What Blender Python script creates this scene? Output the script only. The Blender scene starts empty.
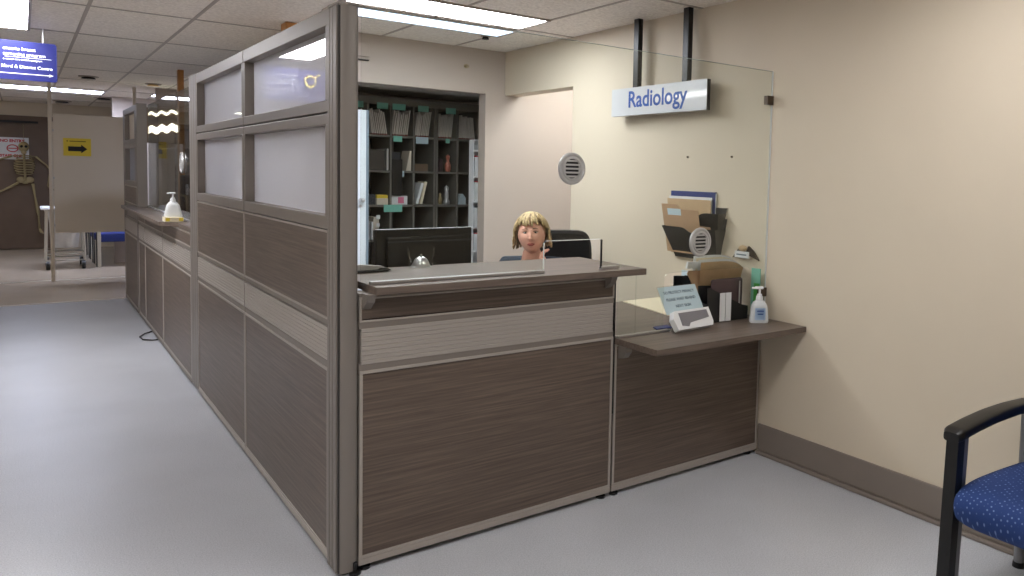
import bpy, bmesh, math, random
from mathutils import Vector, Matrix
random.seed(7)
PI = math.pi
scene = bpy.context.scene
COL = scene.collection

# ------------------------------------------------------------------ materials
def s2l(c):
    return tuple(((v / 12.92) if v <= 0.04045 else ((v + 0.055) / 1.055) ** 2.4) for v in c)

def rgb(r, g, b):
    return s2l((r / 255, g / 255, b / 255)) + (1.0,)

def new_mat(name):
    m = bpy.data.materials.new(name)
    m.use_nodes = True
    nt = m.node_tree
    return m, nt, nt.nodes['Principled BSDF']

def mat(name, col, rough=0.5, metal=0.0, spec=0.5, var=0.0, scale=20.0, bump=0.0, coat=0.0, alpha=None):
    m, nt, b = new_mat(name)
    c = rgb(*col)
    b.inputs['Roughness'].default_value = rough
    b.inputs['Metallic'].default_value = metal
    b.inputs['Specular IOR Level'].default_value = spec
    b.inputs['Coat Weight'].default_value = coat
    b.inputs['Coat Roughness'].default_value = 0.06
    if var > 0 or bump > 0:
        geo = nt.nodes.new('ShaderNodeNewGeometry')
        n = nt.nodes.new('ShaderNodeTexNoise')
        n.inputs['Scale'].default_value = scale
        n.inputs['Detail'].default_value = 5
        nt.links.new(geo.outputs['Position'], n.inputs['Vector'])
        r = nt.nodes.new('ShaderNodeValToRGB')
        r.color_ramp.elements[0].position = 0.3
        r.color_ramp.elements[1].position = 0.7
        r.color_ramp.elements[0].color = tuple(max(0, v * (1 - var)) for v in c[:3]) + (1,)
        r.color_ramp.elements[1].color = tuple(min(1, v * (1 + var)) for v in c[:3]) + (1,)
        nt.links.new(n.outputs['Fac'], r.inputs['Fac'])
        nt.links.new(r.outputs['Color'], b.inputs['Base Color'])
        if bump > 0:
            bp = nt.nodes.new('ShaderNodeBump')
            bp.inputs['Strength'].default_value = bump
            bp.inputs['Distance'].default_value = 0.002
            nt.links.new(n.outputs['Fac'], bp.inputs['Height'])
            nt.links.new(bp.outputs['Normal'], b.inputs['Normal'])
    else:
        b.inputs['Base Color'].default_value = c
    return m

def streak_mat(name, dark, light, vec_scale, rough=0.4, spec=0.5):
    """laminate with fine grain lines; grain runs along the axes with the small scale"""
    m, nt, b = new_mat(name)
    geo = nt.nodes.new('ShaderNodeNewGeometry')
    mp = nt.nodes.new('ShaderNodeMapping')
    mp.inputs['Scale'].default_value = vec_scale
    nt.links.new(geo.outputs['Position'], mp.inputs['Vector'])
    n = nt.nodes.new('ShaderNodeTexNoise')
    n.inputs['Scale'].default_value = 1.0
    n.inputs['Detail'].default_value = 7
    n.inputs['Roughness'].default_value = 0.72
    nt.links.new(mp.outputs['Vector'], n.inputs['Vector'])
    r = nt.nodes.new('ShaderNodeValToRGB')
    e = r.color_ramp.elements
    e[0].position = 0.34; e[0].color = rgb(*dark)
    e[1].position = 0.68; e[1].color = rgb(*light)
    mid = e.new(0.5)
    mid.color = tuple((rgb(*dark)[i] * 0.6 + rgb(*light)[i] * 0.4) for i in range(3)) + (1,)
    nt.links.new(n.outputs['Fac'], r.inputs['Fac'])
    nt.links.new(r.outputs['Color'], b.inputs['Base Color'])
    b.inputs['Roughness'].default_value = rough
    b.inputs['Specular IOR Level'].default_value = spec
    return m

def emis(name, col, strength):
    m, nt, b = new_mat(name)
    b.inputs['Base Color'].default_value = rgb(*col)
    b.inputs['Emission Color'].default_value = rgb(*col)
    b.inputs['Emission Strength'].default_value = strength
    return m

def glass_mat(name, tint, ior=1.5, gloss=1.0, fixed=0.0):
    """thin sheet glass: tinted see-through plus a Fresnel mirror layer"""
    m = bpy.data.materials.new(name)
    m.use_nodes = True
    nt = m.node_tree
    nt.nodes.clear()
    out = nt.nodes.new('ShaderNodeOutputMaterial')
    tr = nt.nodes.new('ShaderNodeBsdfTransparent')
    tr.inputs['Color'].default_value = tuple(tint) + (1,)
    gl = nt.nodes.new('ShaderNodeBsdfGlossy')
    gl.inputs['Roughness'].default_value = 0.02
    gl.inputs['Color'].default_value = (gloss * 0.6, gloss * 0.6, gloss * 0.6, 1)
    fr = nt.nodes.new('ShaderNodeFresnel')
    gm = nt.nodes.new('ShaderNodeNewGeometry')
    ma = nt.nodes.new('ShaderNodeMath'); ma.operation = 'MULTIPLY_ADD'      # same index from both sides of the sheet
    ma.inputs[1].default_value = 1.0 / ior - ior; ma.inputs[2].default_value = ior
    nt.links.new(gm.outputs['Backfacing'], ma.inputs[0]); nt.links.new(ma.outputs[0], fr.inputs['IOR'])
    mx = nt.nodes.new('ShaderNodeMixShader')
    nt.links.new(fr.outputs['Fac'], mx.inputs['Fac'])
    nt.links.new(tr.outputs['BSDF'], mx.inputs[1])
    nt.links.new(gl.outputs['BSDF'], mx.inputs[2])
    nt.links.new(mx.outputs['Shader'], out.inputs['Surface'])
    return m

def frosted_mat():
    m = bpy.data.materials.new('frosted_acrylic')
    m.use_nodes = True
    nt = m.node_tree
    nt.nodes.clear()
    out = nt.nodes.new('ShaderNodeOutputMaterial')
    d = nt.nodes.new('ShaderNodeBsdfDiffuse'); d.inputs['Color'].default_value = rgb(240, 241, 248)
    t = nt.nodes.new('ShaderNodeBsdfTranslucent'); t.inputs['Color'].default_value = rgb(250, 250, 255)
    g = nt.nodes.new('ShaderNodeBsdfGlossy'); g.inputs['Roughness'].default_value = 0.012
    f = nt.nodes.new('ShaderNodeFresnel'); f.inputs['IOR'].default_value = 1.5
    m1 = nt.nodes.new('ShaderNodeMixShader'); m1.inputs['Fac'].default_value = 0.68
    m2 = nt.nodes.new('ShaderNodeMixShader')
    nt.links.new(d.outputs[0], m1.inputs[1]); nt.links.new(t.outputs[0], m1.inputs[2])
    nt.links.new(f.outputs[0], m2.inputs['Fac'])
    nt.links.new(m1.outputs[0], m2.inputs[1]); nt.links.new(g.outputs[0], m2.inputs[2])
    nt.links.new(m2.outputs[0], out.inputs['Surface'])
    return m

def floor_mat(name, a, b_, spot, rough=0.35, big=0.12):
    m, nt, b = new_mat(name)
    geo = nt.nodes.new('ShaderNodeNewGeometry')
    n1 = nt.nodes.new('ShaderNodeTexNoise'); n1.inputs['Scale'].default_value = 190; n1.inputs['Detail'].default_value = 3
    n2 = nt.nodes.new('ShaderNodeTexNoise'); n2.inputs['Scale'].default_value = 1.6; n2.inputs['Detail'].default_value = 5
    n3 = nt.nodes.new('ShaderNodeTexVoronoi'); n3.inputs['Scale'].default_value = 80
    for n in (n1, n2, n3):
        nt.links.new(geo.outputs['Position'], n.inputs['Vector'])
    r = nt.nodes.new('ShaderNodeValToRGB')
    r.color_ramp.elements[0].position = 0.33; r.color_ramp.elements[0].color = rgb(*a)
    r.color_ramp.elements[1].position = 0.67; r.color_ramp.elements[1].color = rgb(*b_)
    nt.links.new(n1.outputs['Fac'], r.inputs['Fac'])
    r3 = nt.nodes.new('ShaderNodeValToRGB')
    r3.color_ramp.elements[0].position = 0.10; r3.color_ramp.elements[0].color = (1, 1, 1, 1)
    r3.color_ramp.elements[1].position = 0.22; r3.color_ramp.elements[1].color = (0, 0, 0, 1)
    nt.links.new(n3.outputs['Distance'], r3.inputs['Fac'])
    mx = nt.nodes.new('ShaderNodeMixRGB'); mx.inputs[2].default_value = rgb(*spot)
    ml = nt.nodes.new('ShaderNodeMath'); ml.operation = 'MULTIPLY'; ml.inputs[1].default_value = 0.5
    nt.links.new(r3.outputs['Color'], ml.inputs[0]); nt.links.new(ml.outputs[0], mx.inputs[0])
    nt.links.new(r.outputs['Color'], mx.inputs[1])
    m2 = nt.nodes.new('ShaderNodeMixRGB'); m2.blend_type = 'MULTIPLY'; m2.inputs[0].default_value = 1
    r2 = nt.nodes.new('ShaderNodeValToRGB')
    r2.color_ramp.elements[0].position = 0.3; r2.color_ramp.elements[0].color = (1 - big, 1 - big, 1 - big, 1)
    r2.color_ramp.elements[1].position = 0.7
    nt.links.new(n2.outputs['Fac'], r2.inputs['Fac'])
    nt.links.new(mx.outputs[0], m2.inputs[1]); nt.links.new(r2.outputs['Color'], m2.inputs[2])
    nt.links.new(m2.outputs[0], b.inputs['Base Color'])
    b.inputs['Roughness'].default_value = rough
    return m

def dot_fabric():
    m, nt, b = new_mat('blue_dotted_fabric')
    tc = nt.nodes.new('ShaderNodeTexCoord')
    m0 = nt.nodes.new('ShaderNodeMapping'); m0.inputs['Rotation'].default_value = (0, math.radians(40), 0)
    mp = nt.nodes.new('ShaderNodeMapping'); mp.inputs['Scale'].default_value = (62, 62, 0)
    mp.inputs['Rotation'].default_value = (0, 0, 0.6)
    nt.links.new(tc.outputs['Object'], m0.inputs['Vector']); nt.links.new(m0.outputs['Vector'], mp.inputs['Vector'])
    v = nt.nodes.new('ShaderNodeTexVoronoi'); v.inputs['Scale'].default_value = 1.0; v.inputs['Randomness'].default_value = 0.25
    nt.links.new(mp.outputs['Vector'], v.inputs['Vector'])
    r = nt.nodes.new('ShaderNodeValToRGB')
    r.color_ramp.elements[0].position = 0.10; r.color_ramp.elements[0].color = rgb(110, 134, 184)
    r.color_ramp.elements[1].position = 0.24; r.color_ramp.elements[1].color = rgb(30, 58, 116)
    nt.links.new(v.outputs['Distance'], r.inputs['Fac'])
    nt.links.new(r.outputs['Color'], b.inputs['Base Color'])
    b.inputs['Roughness'].default_value = 0.85
    return m

M = dict(
    wood=streak_mat('grey_brown_laminate', (80, 68, 60), (119, 104, 93), (2.0, 2.0, 100), 0.42),
    woodtop=streak_mat('worktop_laminate', (88, 77, 70), (120, 106, 96), (2.2, 60, 60), 0.42, 0.45),
    woodtop_y=streak_mat('worktop_laminate_y', (88, 77, 70), (120, 106, 96), (60, 2.2, 60), 0.42, 0.45),
    post=mat('taupe_post_paint', (130, 123, 117), 0.45, 0.2),
    trim=mat('taupe_trim_paint', (170, 162, 154), 0.42, 0.25),
    frame=mat('taupe_frame_paint', (128, 120, 113), 0.45, 0.2),
    slat=mat('ribbed_metal', (172, 165, 158), 0.42, 0.25),
    dark=mat('black_shadow_plastic', (18, 17, 17), 0.6),
    black=mat('black_plastic', (12, 12, 13), 0.38),
    blackmesh=mat('black_organizer_plastic', (24, 24, 25), 0.5),
    smoke=mat('smoke_plastic', (54, 51, 49), 0.3),
    wall=mat('cream_wall_paint', (212, 200, 180), 0.62, var=0.025, scale=2.0, bump=0.05),
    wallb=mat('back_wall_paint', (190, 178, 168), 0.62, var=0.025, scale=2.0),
    base=mat('taupe_vinyl_baseboard', (128, 118, 110), 0.5, var=0.03, scale=6),
    floor=floor_mat('speckled_grey_vinyl', (180, 183, 190), (209, 211, 218), (158, 163, 176), 0.33),
    floor2=floor_mat('beige_vinyl', (176, 160, 140), (200, 184, 164), (160, 144, 126), 0.24),
    strip=mat('floor_strip', (196, 186, 170), 0.4),
    tbar=mat('ceiling_tbar', (170, 160, 150), 0.5),
    chrome=mat('brushed_chrome', (205, 205, 208), 0.28, 1.0),
    silver=mat('satin_silver', (186, 185, 185), 0.36, 0.4),
    bronze=mat('bronze_clamp', (88, 76, 66), 0.4, 0.7),
    white=mat('white_plastic', (232, 234, 236), 0.35),
    paper=mat('white_paper', (222, 224, 226), 0.8),
    bluepaper=mat('pale_blue_paper', (186, 206, 214), 0.75),
    manila=mat('manila_card', (196, 168, 132), 0.75, var=0.05, scale=30),
    manila2=mat('tan_card', (180, 148, 116), 0.75, var=0.05, scale=30),
    cream=mat('cream_card', (226, 214, 186), 0.75),
    blue=mat('navy_folder', (34, 50, 112), 0.5),
    green=mat('green_card', (60, 168, 66), 0.6),
    mint=mat('mint_card', (118, 186, 168), 0.7),
    pink=mat('pink_card', (214, 120, 150), 0.7),
    yellow=mat('yellow_card', (226, 200, 66), 0.7),
    red=mat('red_print', (190, 36, 52), 0.6),
    ink=mat('black_ink', (26, 28, 34), 0.7),
    greyink=mat('grey_ink', (96, 112, 124), 0.7),
    signblue=mat('navy_sign_face', (15, 20, 84), 0.5, spec=0.25),
    signtext=mat('royal_blue_lettering', (20, 78, 162), 0.4),
    signwhite=mat('white_sign_face', (206, 209, 214), 0.30, 0.1, coat=0.5),
    whitetext=mat('white_lettering', (238, 240, 250), 0.5),
    goldring=mat('yellow_print', (222, 200, 96), 0.5),
    shelf=mat('grey_shelf_metal', (108, 105, 98), 0.6, var=0.05, scale=8),
    shelfback=mat('dark_shelf_back', (44, 42, 41), 0.7),
    doorwhite=mat('white_door_paint', (222, 232, 240), 0.35),
    doorbrown=mat('dark_brown_door', (104, 84, 66), 0.55, var=0.08, scale=5),
    oak=mat('orange_oak', (192, 134, 74), 0.5, var=0.15, scale=14),
    panelbeige=mat('beige_panel', (214, 203, 186), 0.6, var=0.02, scale=3),
    leather=mat('black_leather', (20, 21, 24), 0.34, bump=0.2, scale=60),
    skin=mat('skin', (246, 188, 166), 0.55),
    lips=mat('lips', (184, 78, 76), 0.45),
    eye=mat('eye_white', (214, 208, 202), 0.3),
    iris=mat('iris', (56, 52, 50), 0.25),
    brow=mat('brow', (128, 96, 66), 0.8),
    hair=mat('blonde_hair', (208, 184, 138), 0.5, var=0.42, scale=110),
    hair2=mat('dark_blonde_hair', (132, 104, 68), 0.55, var=0.3, scale=90),
    blouse=mat('teal_print_blouse', (8, 30, 48), 0.8, var=0.65, scale=70),
    trouser=mat('dark_trousers', (36, 38, 46), 0.85),
    bone=mat('bone_plastic', (164, 148, 108), 0.6),
    bluefab=dot_fabric(),
    blueseat=mat('blue_vinyl', (28, 50, 128), 0.5),
    chairgrey=mat('chair_grey_metal', (150, 150, 154), 0.4, 0.6),
    cartwhite=mat('cart_white_tube', (206, 200, 186), 0.4),
    bag=mat('white_laundry_bag', (206, 204, 200), 0.8, var=0.06, scale=25, bump=0.4),
    amber=mat('amber_fixture', (230, 190, 120), 0.5),
    maroon=mat('maroon_notebook', (72, 54, 58), 0.3),
    binderdark=mat('dark_binder', (46, 48, 54), 0.5),
    vasered=mat('red_white_vase', (180, 110, 90), 0.4, var=0.4, scale=60),
    tube=emis('fluorescent_lens', (240, 244, 252), 13.5),
    tube2=emis('fluorescent_lens_dim', (205, 226, 255), 1.3),
    tubehall=emis('hall_lens', (246, 246, 250), 22.0), passfill=emis('passage_fill_lens', (246, 246, 250), 13.0), tubenear=emis('near_hall_lens', (250, 248, 248), 9.0),
    tubefar=emis('far_strip_lens', (216, 226, 255), 13.0),
    warmglow=emis('warm_glow_lens', (255, 252, 230), 4.0),  # warm ceiling lens; also the glow of the stand-in reflections in the far office
    glass=glass_mat('greenish_sheet_glass', (0.962, 0.976, 0.950), 1.45),
    acryl=glass_mat('clear_acrylic', (0.96, 0.97, 0.97), 1.45),
    glassedge=mat('polished_glass_edge', (150, 160, 152), 0.25),
    edgeglint=mat('glass_edge_highlight', (238, 242, 242), 0.2),  # white colour paints the highlight along the glass edges
    frost=frosted_mat(),
)
M['bottle'] = mat('clear_gel_bottle', (214, 220, 224), 0.2)

def ceiling_mat():
    m, nt, b = new_mat('mineral_fibre_tile')
    geo = nt.nodes.new('ShaderNodeNewGeometry')
    n = nt.nodes.new('ShaderNodeTexNoise'); n.inputs['Scale'].default_value = 60; n.inputs['Detail'].default_value = 6
    nt.links.new(geo.outputs['Position'], n.inputs['Vector'])
    r = nt.nodes.new('ShaderNodeValToRGB')
    r.color_ramp.elements[0].position = 0.3; r.color_ramp.elements[0].color = rgb(218, 210, 200)
    r.color_ramp.elements[1].position = 0.62; r.color_ramp.elements[1].color = rgb(243, 236, 226)
    nt.links.new(n.outputs['Fac'], r.inputs['Fac'])
    nt.links.new(r.outputs['Color'], b.inputs['Base Color'])
    bp = nt.nodes.new('ShaderNodeBump'); bp.inputs['Strength'].default_value = 0.3; bp.inputs['Distance'].default_value = 0.003
    nt.links.new(n.outputs['Fac'], bp.inputs['Height']); nt.links.new(bp.outputs['Normal'], b.inputs['Normal'])
    b.inputs['Roughness'].default_value = 0.9
    return m
M['ceil'] = ceiling_mat()

# ------------------------------------------------------------------ mesh builder
def wmat(o):
    m = Matrix.Identity(4)
    while o is not None:
        m = Matrix.Translation(o.location) @ o.rotation_euler.to_matrix().to_4x4() @ m
        o = o.parent
    return m

class MB:
    def __init__(s):
        s.bm = bmesh.new()
    def _t(s, geom, mtx):
        if mtx is not None:
            bmesh.ops.transform(s.bm, matrix=mtx, verts=geom)
    def box(s, x0, x1, y0, y1, z0, z1, bev=0.0, mtx=None, seg=2):
        r = bmesh.ops.create_cube(s.bm, size=1.0)
        vs = r['verts']
        cx, cy, cz = (x0 + x1) / 2, (y0 + y1) / 2, (z0 + z1) / 2
        for v in vs:
            v.co = Vector((cx + v.co.x * (x1 - x0), cy + v.co.y * (y1 - y0), cz + v.co.z * (z1 - z0)))
        if bev > 0:
            es = list({e for v in vs for e in v.link_edges})
            rr = bmesh.ops.bevel(s.bm, geom=es, offset=bev, segments=seg, affect='EDGES', profile=0.5)
            vs = list({v for f in rr['faces'] for v in f.verts} | {v for v in vs if v.is_valid})
        s._t(vs, mtx)
        return s
    def cyl(s, p0, p1, r0, r1=None, n=16, caps=True):
        r1 = r0 if r1 is None else r1
        p0, p1 = Vector(p0), Vector(p1)
        d = p1 - p0
        q = d.to_track_quat('Z', 'Y').to_matrix().to_4x4()
        mt = Matrix.Translation((p0 + p1) / 2) @ q
        bmesh.ops.create_cone(s.bm, cap_ends=caps, segments=n, radius1=r0, radius2=r1, depth=d.length, matrix=mt)
        return s
    def sph(s, c, r, sc=(1, 1, 1), n=16, mtx=None):
        mt = Matrix.Translation(Vector(c)) @ Matrix.Diagonal((sc[0], sc[1], sc[2], 1))
        if mtx is not None: mt = mtx @ mt
        bmesh.ops.create_uvsphere(s.bm, u_segments=n, v_segments=max(6, n // 2), radius=r, matrix=mt)
        return s
    def tube(s, pts, rad, n=8, closed=False):
        pts = [Vector(p) for p in pts]
        N = len(pts)
        rads = rad if isinstance(rad, (list, tuple)) else [rad] * N
        rings = []
        up = Vector((0, 0, 1))
        prev = None
        for i, p in enumerate(pts):
            if closed: t = pts[(i + 1) % N] - pts[i - 1]
            else: t = pts[min(i + 1, N - 1)] - pts[max(i - 1, 0)]
            t.normalize()
            a = up.cross(t) if prev is None else prev - t * prev.dot(t)
            if a.length < 1e-4: a = Vector((1, 0, 0)).cross(t)
            if a.length < 1e-4: a = Vector((0, 1, 0)).cross(t)
            a.normalize(); prev = a
            b = t.cross(a)
            rings.append([s.bm.verts.new(p + (a * math.cos(2 * PI * k / n) + b * math.sin(2 * PI * k / n)) * rads[i]) for k in range(n)])
        for i in range(N if closed else N - 1):
            A, B = rings[i], rings[(i + 1) % N]
            for k in range(n):
                s.bm.faces.new((A[k], A[(k + 1) % n], B[(k + 1) % n], B[k]))
        if not closed:
            s.bm.faces.new(list(reversed(rings[0]))); s.bm.faces.new(rings[-1])
        return s
    def lathe(s, prof, c=(0, 0, 0), n=32, mtx=None):
        """prof: (radius, z) pairs about a vertical axis"""
        c = Vector(c)
        rings = []
        allv = []
        for r, z in prof:
            if r < 1e-5:
                v = s.bm.verts.new(c + Vector((0, 0, z))); rings.append([v]); allv.append(v)
            else:
                ring = [s.bm.verts.new(c + Vector((r * math.cos(2 * PI * k / n), r * math.sin(2 * PI * k / n), z))) for k in range(n)]
                rings.append(ring); allv += ring
        for A, B in zip(rings[:-1], rings[1:]):
            for k in range(n):
                k2 = (k + 1) % n
                if len(A) == 1 and len(B) == 1: continue
                if len(A) == 1: s.bm.faces.new((A[0], B[k2], B[k]))
                elif len(B) == 1: s.bm.faces.new((A[k], A[k2], B[0]))
                else: s.bm.faces.new((A[k], A[k2], B[k2], B[k]))
        s._t(allv, mtx)
        return s
    def prism(s, poly, d0, d1, axis='y', mtx=None):
        """extrude a 2-D outline; axis y: poly is (x,z); axis x: (y,z); axis z: (x,y)"""
        def P(a, b, d):
            return Vector((a, d, b)) if axis == 'y' else Vector((d, a, b)) if axis == 'x' else Vector((a, b, d))
        A = [s.bm.verts.new(P(a, b, d0)) for a, b in poly]
        B = [s.bm.verts.new(P(a, b, d1)) for a, b in poly]
        n = len(poly)
        fs = [s.bm.faces.new(A), s.bm.faces.new(list(reversed(B)))]
        for k in range(n):
            s.bm.faces.new((A[k], B[k], B[(k + 1) % n], A[(k + 1) % n]))
        for f in fs: f.normal_update()
        bmesh.ops.triangulate(s.bm, faces=fs)
        s._t(A + B, mtx)
        return s
    def grid(s, fn, nu, nv, closed_u=False):
        vs = [[s.bm.verts.new(fn(i / nu, j / nv)) for j in range(nv + 1)] for i in range(nu + (0 if closed_u else 1))]
        L = len(vs)
        for i in range(nu):
            for j in range(nv):
                a, b = vs[i], vs[(i + 1) % L]
                s.bm.faces.new((a[j], b[j], b[j + 1], a[j + 1]))
        return s
    def build(s, name, m, parent=None, smooth=False, mods=None):
        me = bpy.data.meshes.new(name)
        bmesh.ops.recalc_face_normals(s.bm, faces=s.bm.faces)
        inv = wmat(parent).inverted() if parent is not None else None
        if inv is not None: s.bm.transform(inv)
        s.bm.to_mesh(me); s.bm.free()
        for mm in (m if isinstance(m, (list, tuple)) else [m]):
            me.materials.append(mm)
        o = bpy.data.objects.new(name, me)
        COL.objects.link(o)
        if parent is not None: o.parent = parent
        if smooth:
            for p in me.polygons: p.use_smooth = True
            if smooth != 'all':
                try: me.set_sharp_from_angle(angle=math.radians(35))
                except Exception: pass
        return o

def rebase(o, loc):
    """give a one-mesh top-level object an origin at its own base"""
    loc = Vector(loc)
    o.data.transform(Matrix.Translation(-loc))
    o.location = loc
    for c in o.children: c.data.transform(Matrix.Translation(-loc))
    return o

def tag(o, label=None, cat=None, group=None, kind=None):
    if label: o['label'] = label
    if cat: o['category'] = cat
    if group: o['group'] = group
    if kind: o['kind'] = kind
    return o

def thing(name, loc, label, cat, group=None, rotz=0.0):
    o = bpy.data.objects.new(name, None)
    o.empty_display_size = 0.1
    COL.objects.link(o)
    o.location = loc; o.rotation_euler = (0, 0, rotz)
    return tag(o, label, cat, group)

def struct(mb, name, m, smooth=False):
    return tag(mb.build(name, m, None, smooth), kind='structure')

def copy_tree(o, parent=None):
    c = o.copy(); COL.objects.link(c)
    c.parent = parent
    for ch in [x for x in o.children]: copy_tree(ch, c)
    return c

def text(name, body, size, origin, xdir, ydir, m, parent, align='CENTER', extrude=0.0006, bold=0.0, sx=1.0):
    """lettering as a thin mesh; origin is the middle of the first baseline"""
    cu = bpy.data.curves.new(name, 'FONT')
    cu.body = body; cu.size = size; cu.align_x = align; cu.extrude = extrude; cu.offset = bold
    cu.resolution_u = 4
    tmp = bpy.data.objects.new('tmp', cu)
    COL.objects.link(tmp)
    dg = bpy.context.evaluated_depsgraph_get()
    me = bpy.data.meshes.new_from_object(tmp.evaluated_get(dg))
    bpy.data.objects.remove(tmp); bpy.data.curves.remove(cu)
    X = Vector(xdir).normalized(); Y = Vector(ydir).normalized(); Z = X.cross(Y)
    mt = Matrix((( X.x * sx, Y.x, Z.x, origin[0]), (X.y * sx, Y.y, Z.y, origin[1]), (X.z * sx, Y.z, Z.z, origin[2]), (0, 0, 0, 1)))
    me.transform(mt)
    if parent is not None: me.transform(wmat(parent).inverted())
    me.materials.clear(); me.materials.append(m)
    o = bpy.data.objects.new(name, me)
    COL.objects.link(o)
    if parent is not None: o.parent = parent
    return o

# ------------------------------------------------------------------ dimensions
CEIL = 2.526
XW = 2.30          # right wall
YB = 2.925         # office back wall
ZP = 2.107         # tall partition height
GY = -0.008         # front glass plane

# ------------------------------------------------------------------ room shell
struct(MB().box(-2.8, 4.4, -5.2, 7.42, -0.12, 0.0), 'floor', M['floor'])
struct(MB().box(-2.8, 4.4, 7.42, 14.3, -0.12, 0.0), 'floor.001', M['floor2'])
struct(MB().box(-2.6, -0.02, 7.40, 7.44, 0.0, 0.004), 'trim_1', M['strip'])
struct(MB().box(-2.6, 0.6, 9.33, 9.38, 0.0, 0.004), 'trim_2', M['strip'])
struct(MB().box(-2.8, 4.4, -5.2, 14.3, CEIL, CEIL + 0.12), 'ceiling', M['ceil'])
tb = MB()
gx = [-0.535 + 0.595 * k for k in range(-3, 8)]
gy = [3.28 + 1.36 * k for k in range(-6, 8)]
for x in gx: tb.box(x - 0.011, x + 0.011, -5.0, 14.0, CEIL - 0.003, CEIL + 0.01)
for y in gy: tb.box(-2.6, 4.2, y - 0.011, y + 0.011, CEIL - 0.0036, CEIL + 0.01)
struct(tb, 'trim_3', M['tbar'])

# right wall: solid to Y 1.91, header over the side passage
wr = MB()
wr.box(XW, XW + 0.14, -5.2, 1.91, 0, CEIL)
wr.box(XW, XW + 0.14, 1.91, YB, 2.168, CEIL)
struct(wr, 'wall_right', M['wall'])
struct(MB().box(3.4, 3.5, 1.2, YB, 0, CEIL), 'wall_passage', M['wallb'])
struct(MB().box(XW + .14, 3.5, 1.1, 1.2, 0, CEIL), 'wall_passage.001', M['wallb'])
wb = MB()
wb.box(0.66, 0.78, YB, YB + 0.116, 0, CEIL)
wb.box(0.78, 2.12, YB, YB + 0.116, 2.168, CEIL)
wb.box(2.12, 3.5, YB, YB + 0.116, 0, CEIL)
struct(wb, 'wall_back', M['wallb'])
# file room behind the opening
fr = MB()
fr.box(0.66, 0.72, YB + 0.116, 4.5, 0, CEIL)
fr.box(0.66, 3.2, 4.42, 4.5, 0, CEIL)
fr.box(3.1, 3.2, YB + 0.116, 4.42, 0, CEIL)
struct(fr, 'wall_file_room', M['wallb'])
struct(MB().box(0.72, 3.1, YB + 0.116, 4.42, 2.24, 2.27), 'ceiling.001', M['ceil'])
struct(MB().box(-2.7, -2.6, -5.2, 14.3, 0, CEIL), 'wall_left', M['wall'])
struct(MB().box(-2.8, 4.4, -5.3, -5.2, 0, CEIL), 'wall_rear', M['wall'])
struct(MB().box(3.9, 4.0, 4.5, 14.3, 0, CEIL), 'wall_office', M['wallb'])
struct(MB().box(-2.8, 4.4, 14.0, 14.1, 0, CEIL), 'wall_end', M['wall'])
bb = MB()
bb.box(XW - 0.012, XW, -5.2, -0.003, 0.022, 0.168, 0.003)
bb.box(XW - 0.03, XW, -5.2, -0.003, 0.0, 0.02, 0.006)
struct(bb, 'baseboard_right', M['base'])
bb = MB().box(-2.6, -2.588, -5.2, 14.0, 0, 0.15, 0.003)
struct(bb, 'baseboard_left', M['base'])
# oak post at the end of the back wall
op = thing('oak_post', (0.61, 2.93, 0), 'orange oak post reaching the ceiling behind the frosted partition panels', 'post')
MB().box(0.555, 0.655, 2.87, 3.0, 0, CEIL - 0.004, 0.004).build('post_shaft', M['oak'], op)
MB().box(0.545, 0.659, 2.86, 3.01, 0, 0.1, 0.004).build('plinth', M['oak'], op)
op = thing('oak_post', (0.45, 6.6, 0), 'slim orange oak post seen through the far counter glass', 'post')
MB().box(0.42, 0.475, 6.56, 6.64, 0, CEIL - 0.004, 0.004).build('post_shaft', M['oak'], op)
MB().box(0.41, 0.485, 6.55, 6.65, 0, 0.1, 0.004).build('plinth', M['oak'], op)

# ------------------------------------------------------------------ ceiling lights
def ceiling_light(x0, x1, y0, y1, lens, label, group='recessed ceiling lights', rim=0.018):
    t = thing('ceiling_light', ((x0 + x1) / 2, (y0 + y1) / 2, CEIL - 0.012), label, 'light', group)
    f = MB()
    zb, zt = CEIL - 0.012, CEIL + 0.002
    f.box(x0 - rim, x1 + rim, y0 - rim, y0, zb, zt); f.box(x0 - rim, x1 + rim, y1, y1 + rim, zb, zt)
    f.box(x0 - rim, x0, y0, y1, zb, zt); f.box(x1, x1 + rim, y0, y1, zb, zt)
    f.build('frame', M['tbar'], t)
    MB().box(x0, x1, y0, y1, CEIL - 0.008, CEIL - 0.001).build('diffuser', lens, t)
    return t
ceiling_light(0.64, 1.822, 1.52, 1.88, M['tube'], 'bright ceiling light panel over the reception desk, nearer the counter of the two there')
ceiling_light(0.64, 1.862, 2.01, 2.27, M['tube2'], 'narrower ceiling light panel next to the office back wall')
ceiling_light(0.15, 0.45, 0.55, 1.78, M['tubenear'], 'unseen office ceiling light added to backlight the frosted partition panels')  # added out of view so the frosted panes look lit from behind
ceiling_light(-1.14, -0.84, 3.30, 4.68, M['tubehall'], 'large ceiling light above the blue hanging sign in the hall')
ceiling_light(-1.14, 0.035, 10.26, 10.84, M['tubefar'], 'far ceiling light strip beyond the blue hanging sign')
ceiling_light(0.62, 1.06, 10.1, 10.5, M['tubefar'], 'small ceiling light seen through the far counter glass')
ceiling_light(-1.14, -0.84, -1.9, -0.60, M['tubenear'], 'hall ceiling light over the floor in front of the partition')
ceiling_light(0.64, 1.83, -1.55, -1.27, M['tubenear'], 'unseen hall ceiling light added over the waiting area to brighten the right wall')  # added above the frame to brighten the near right wall
ceiling_light(1.3, 2.5, 7.3, 7.6, M['tubefar'], 'ceiling light over the far office')
ceiling_light(-2.5, -2.2, 12.9, 13.4, M['warmglow'], 'warm ceiling light near the brown door')
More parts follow.
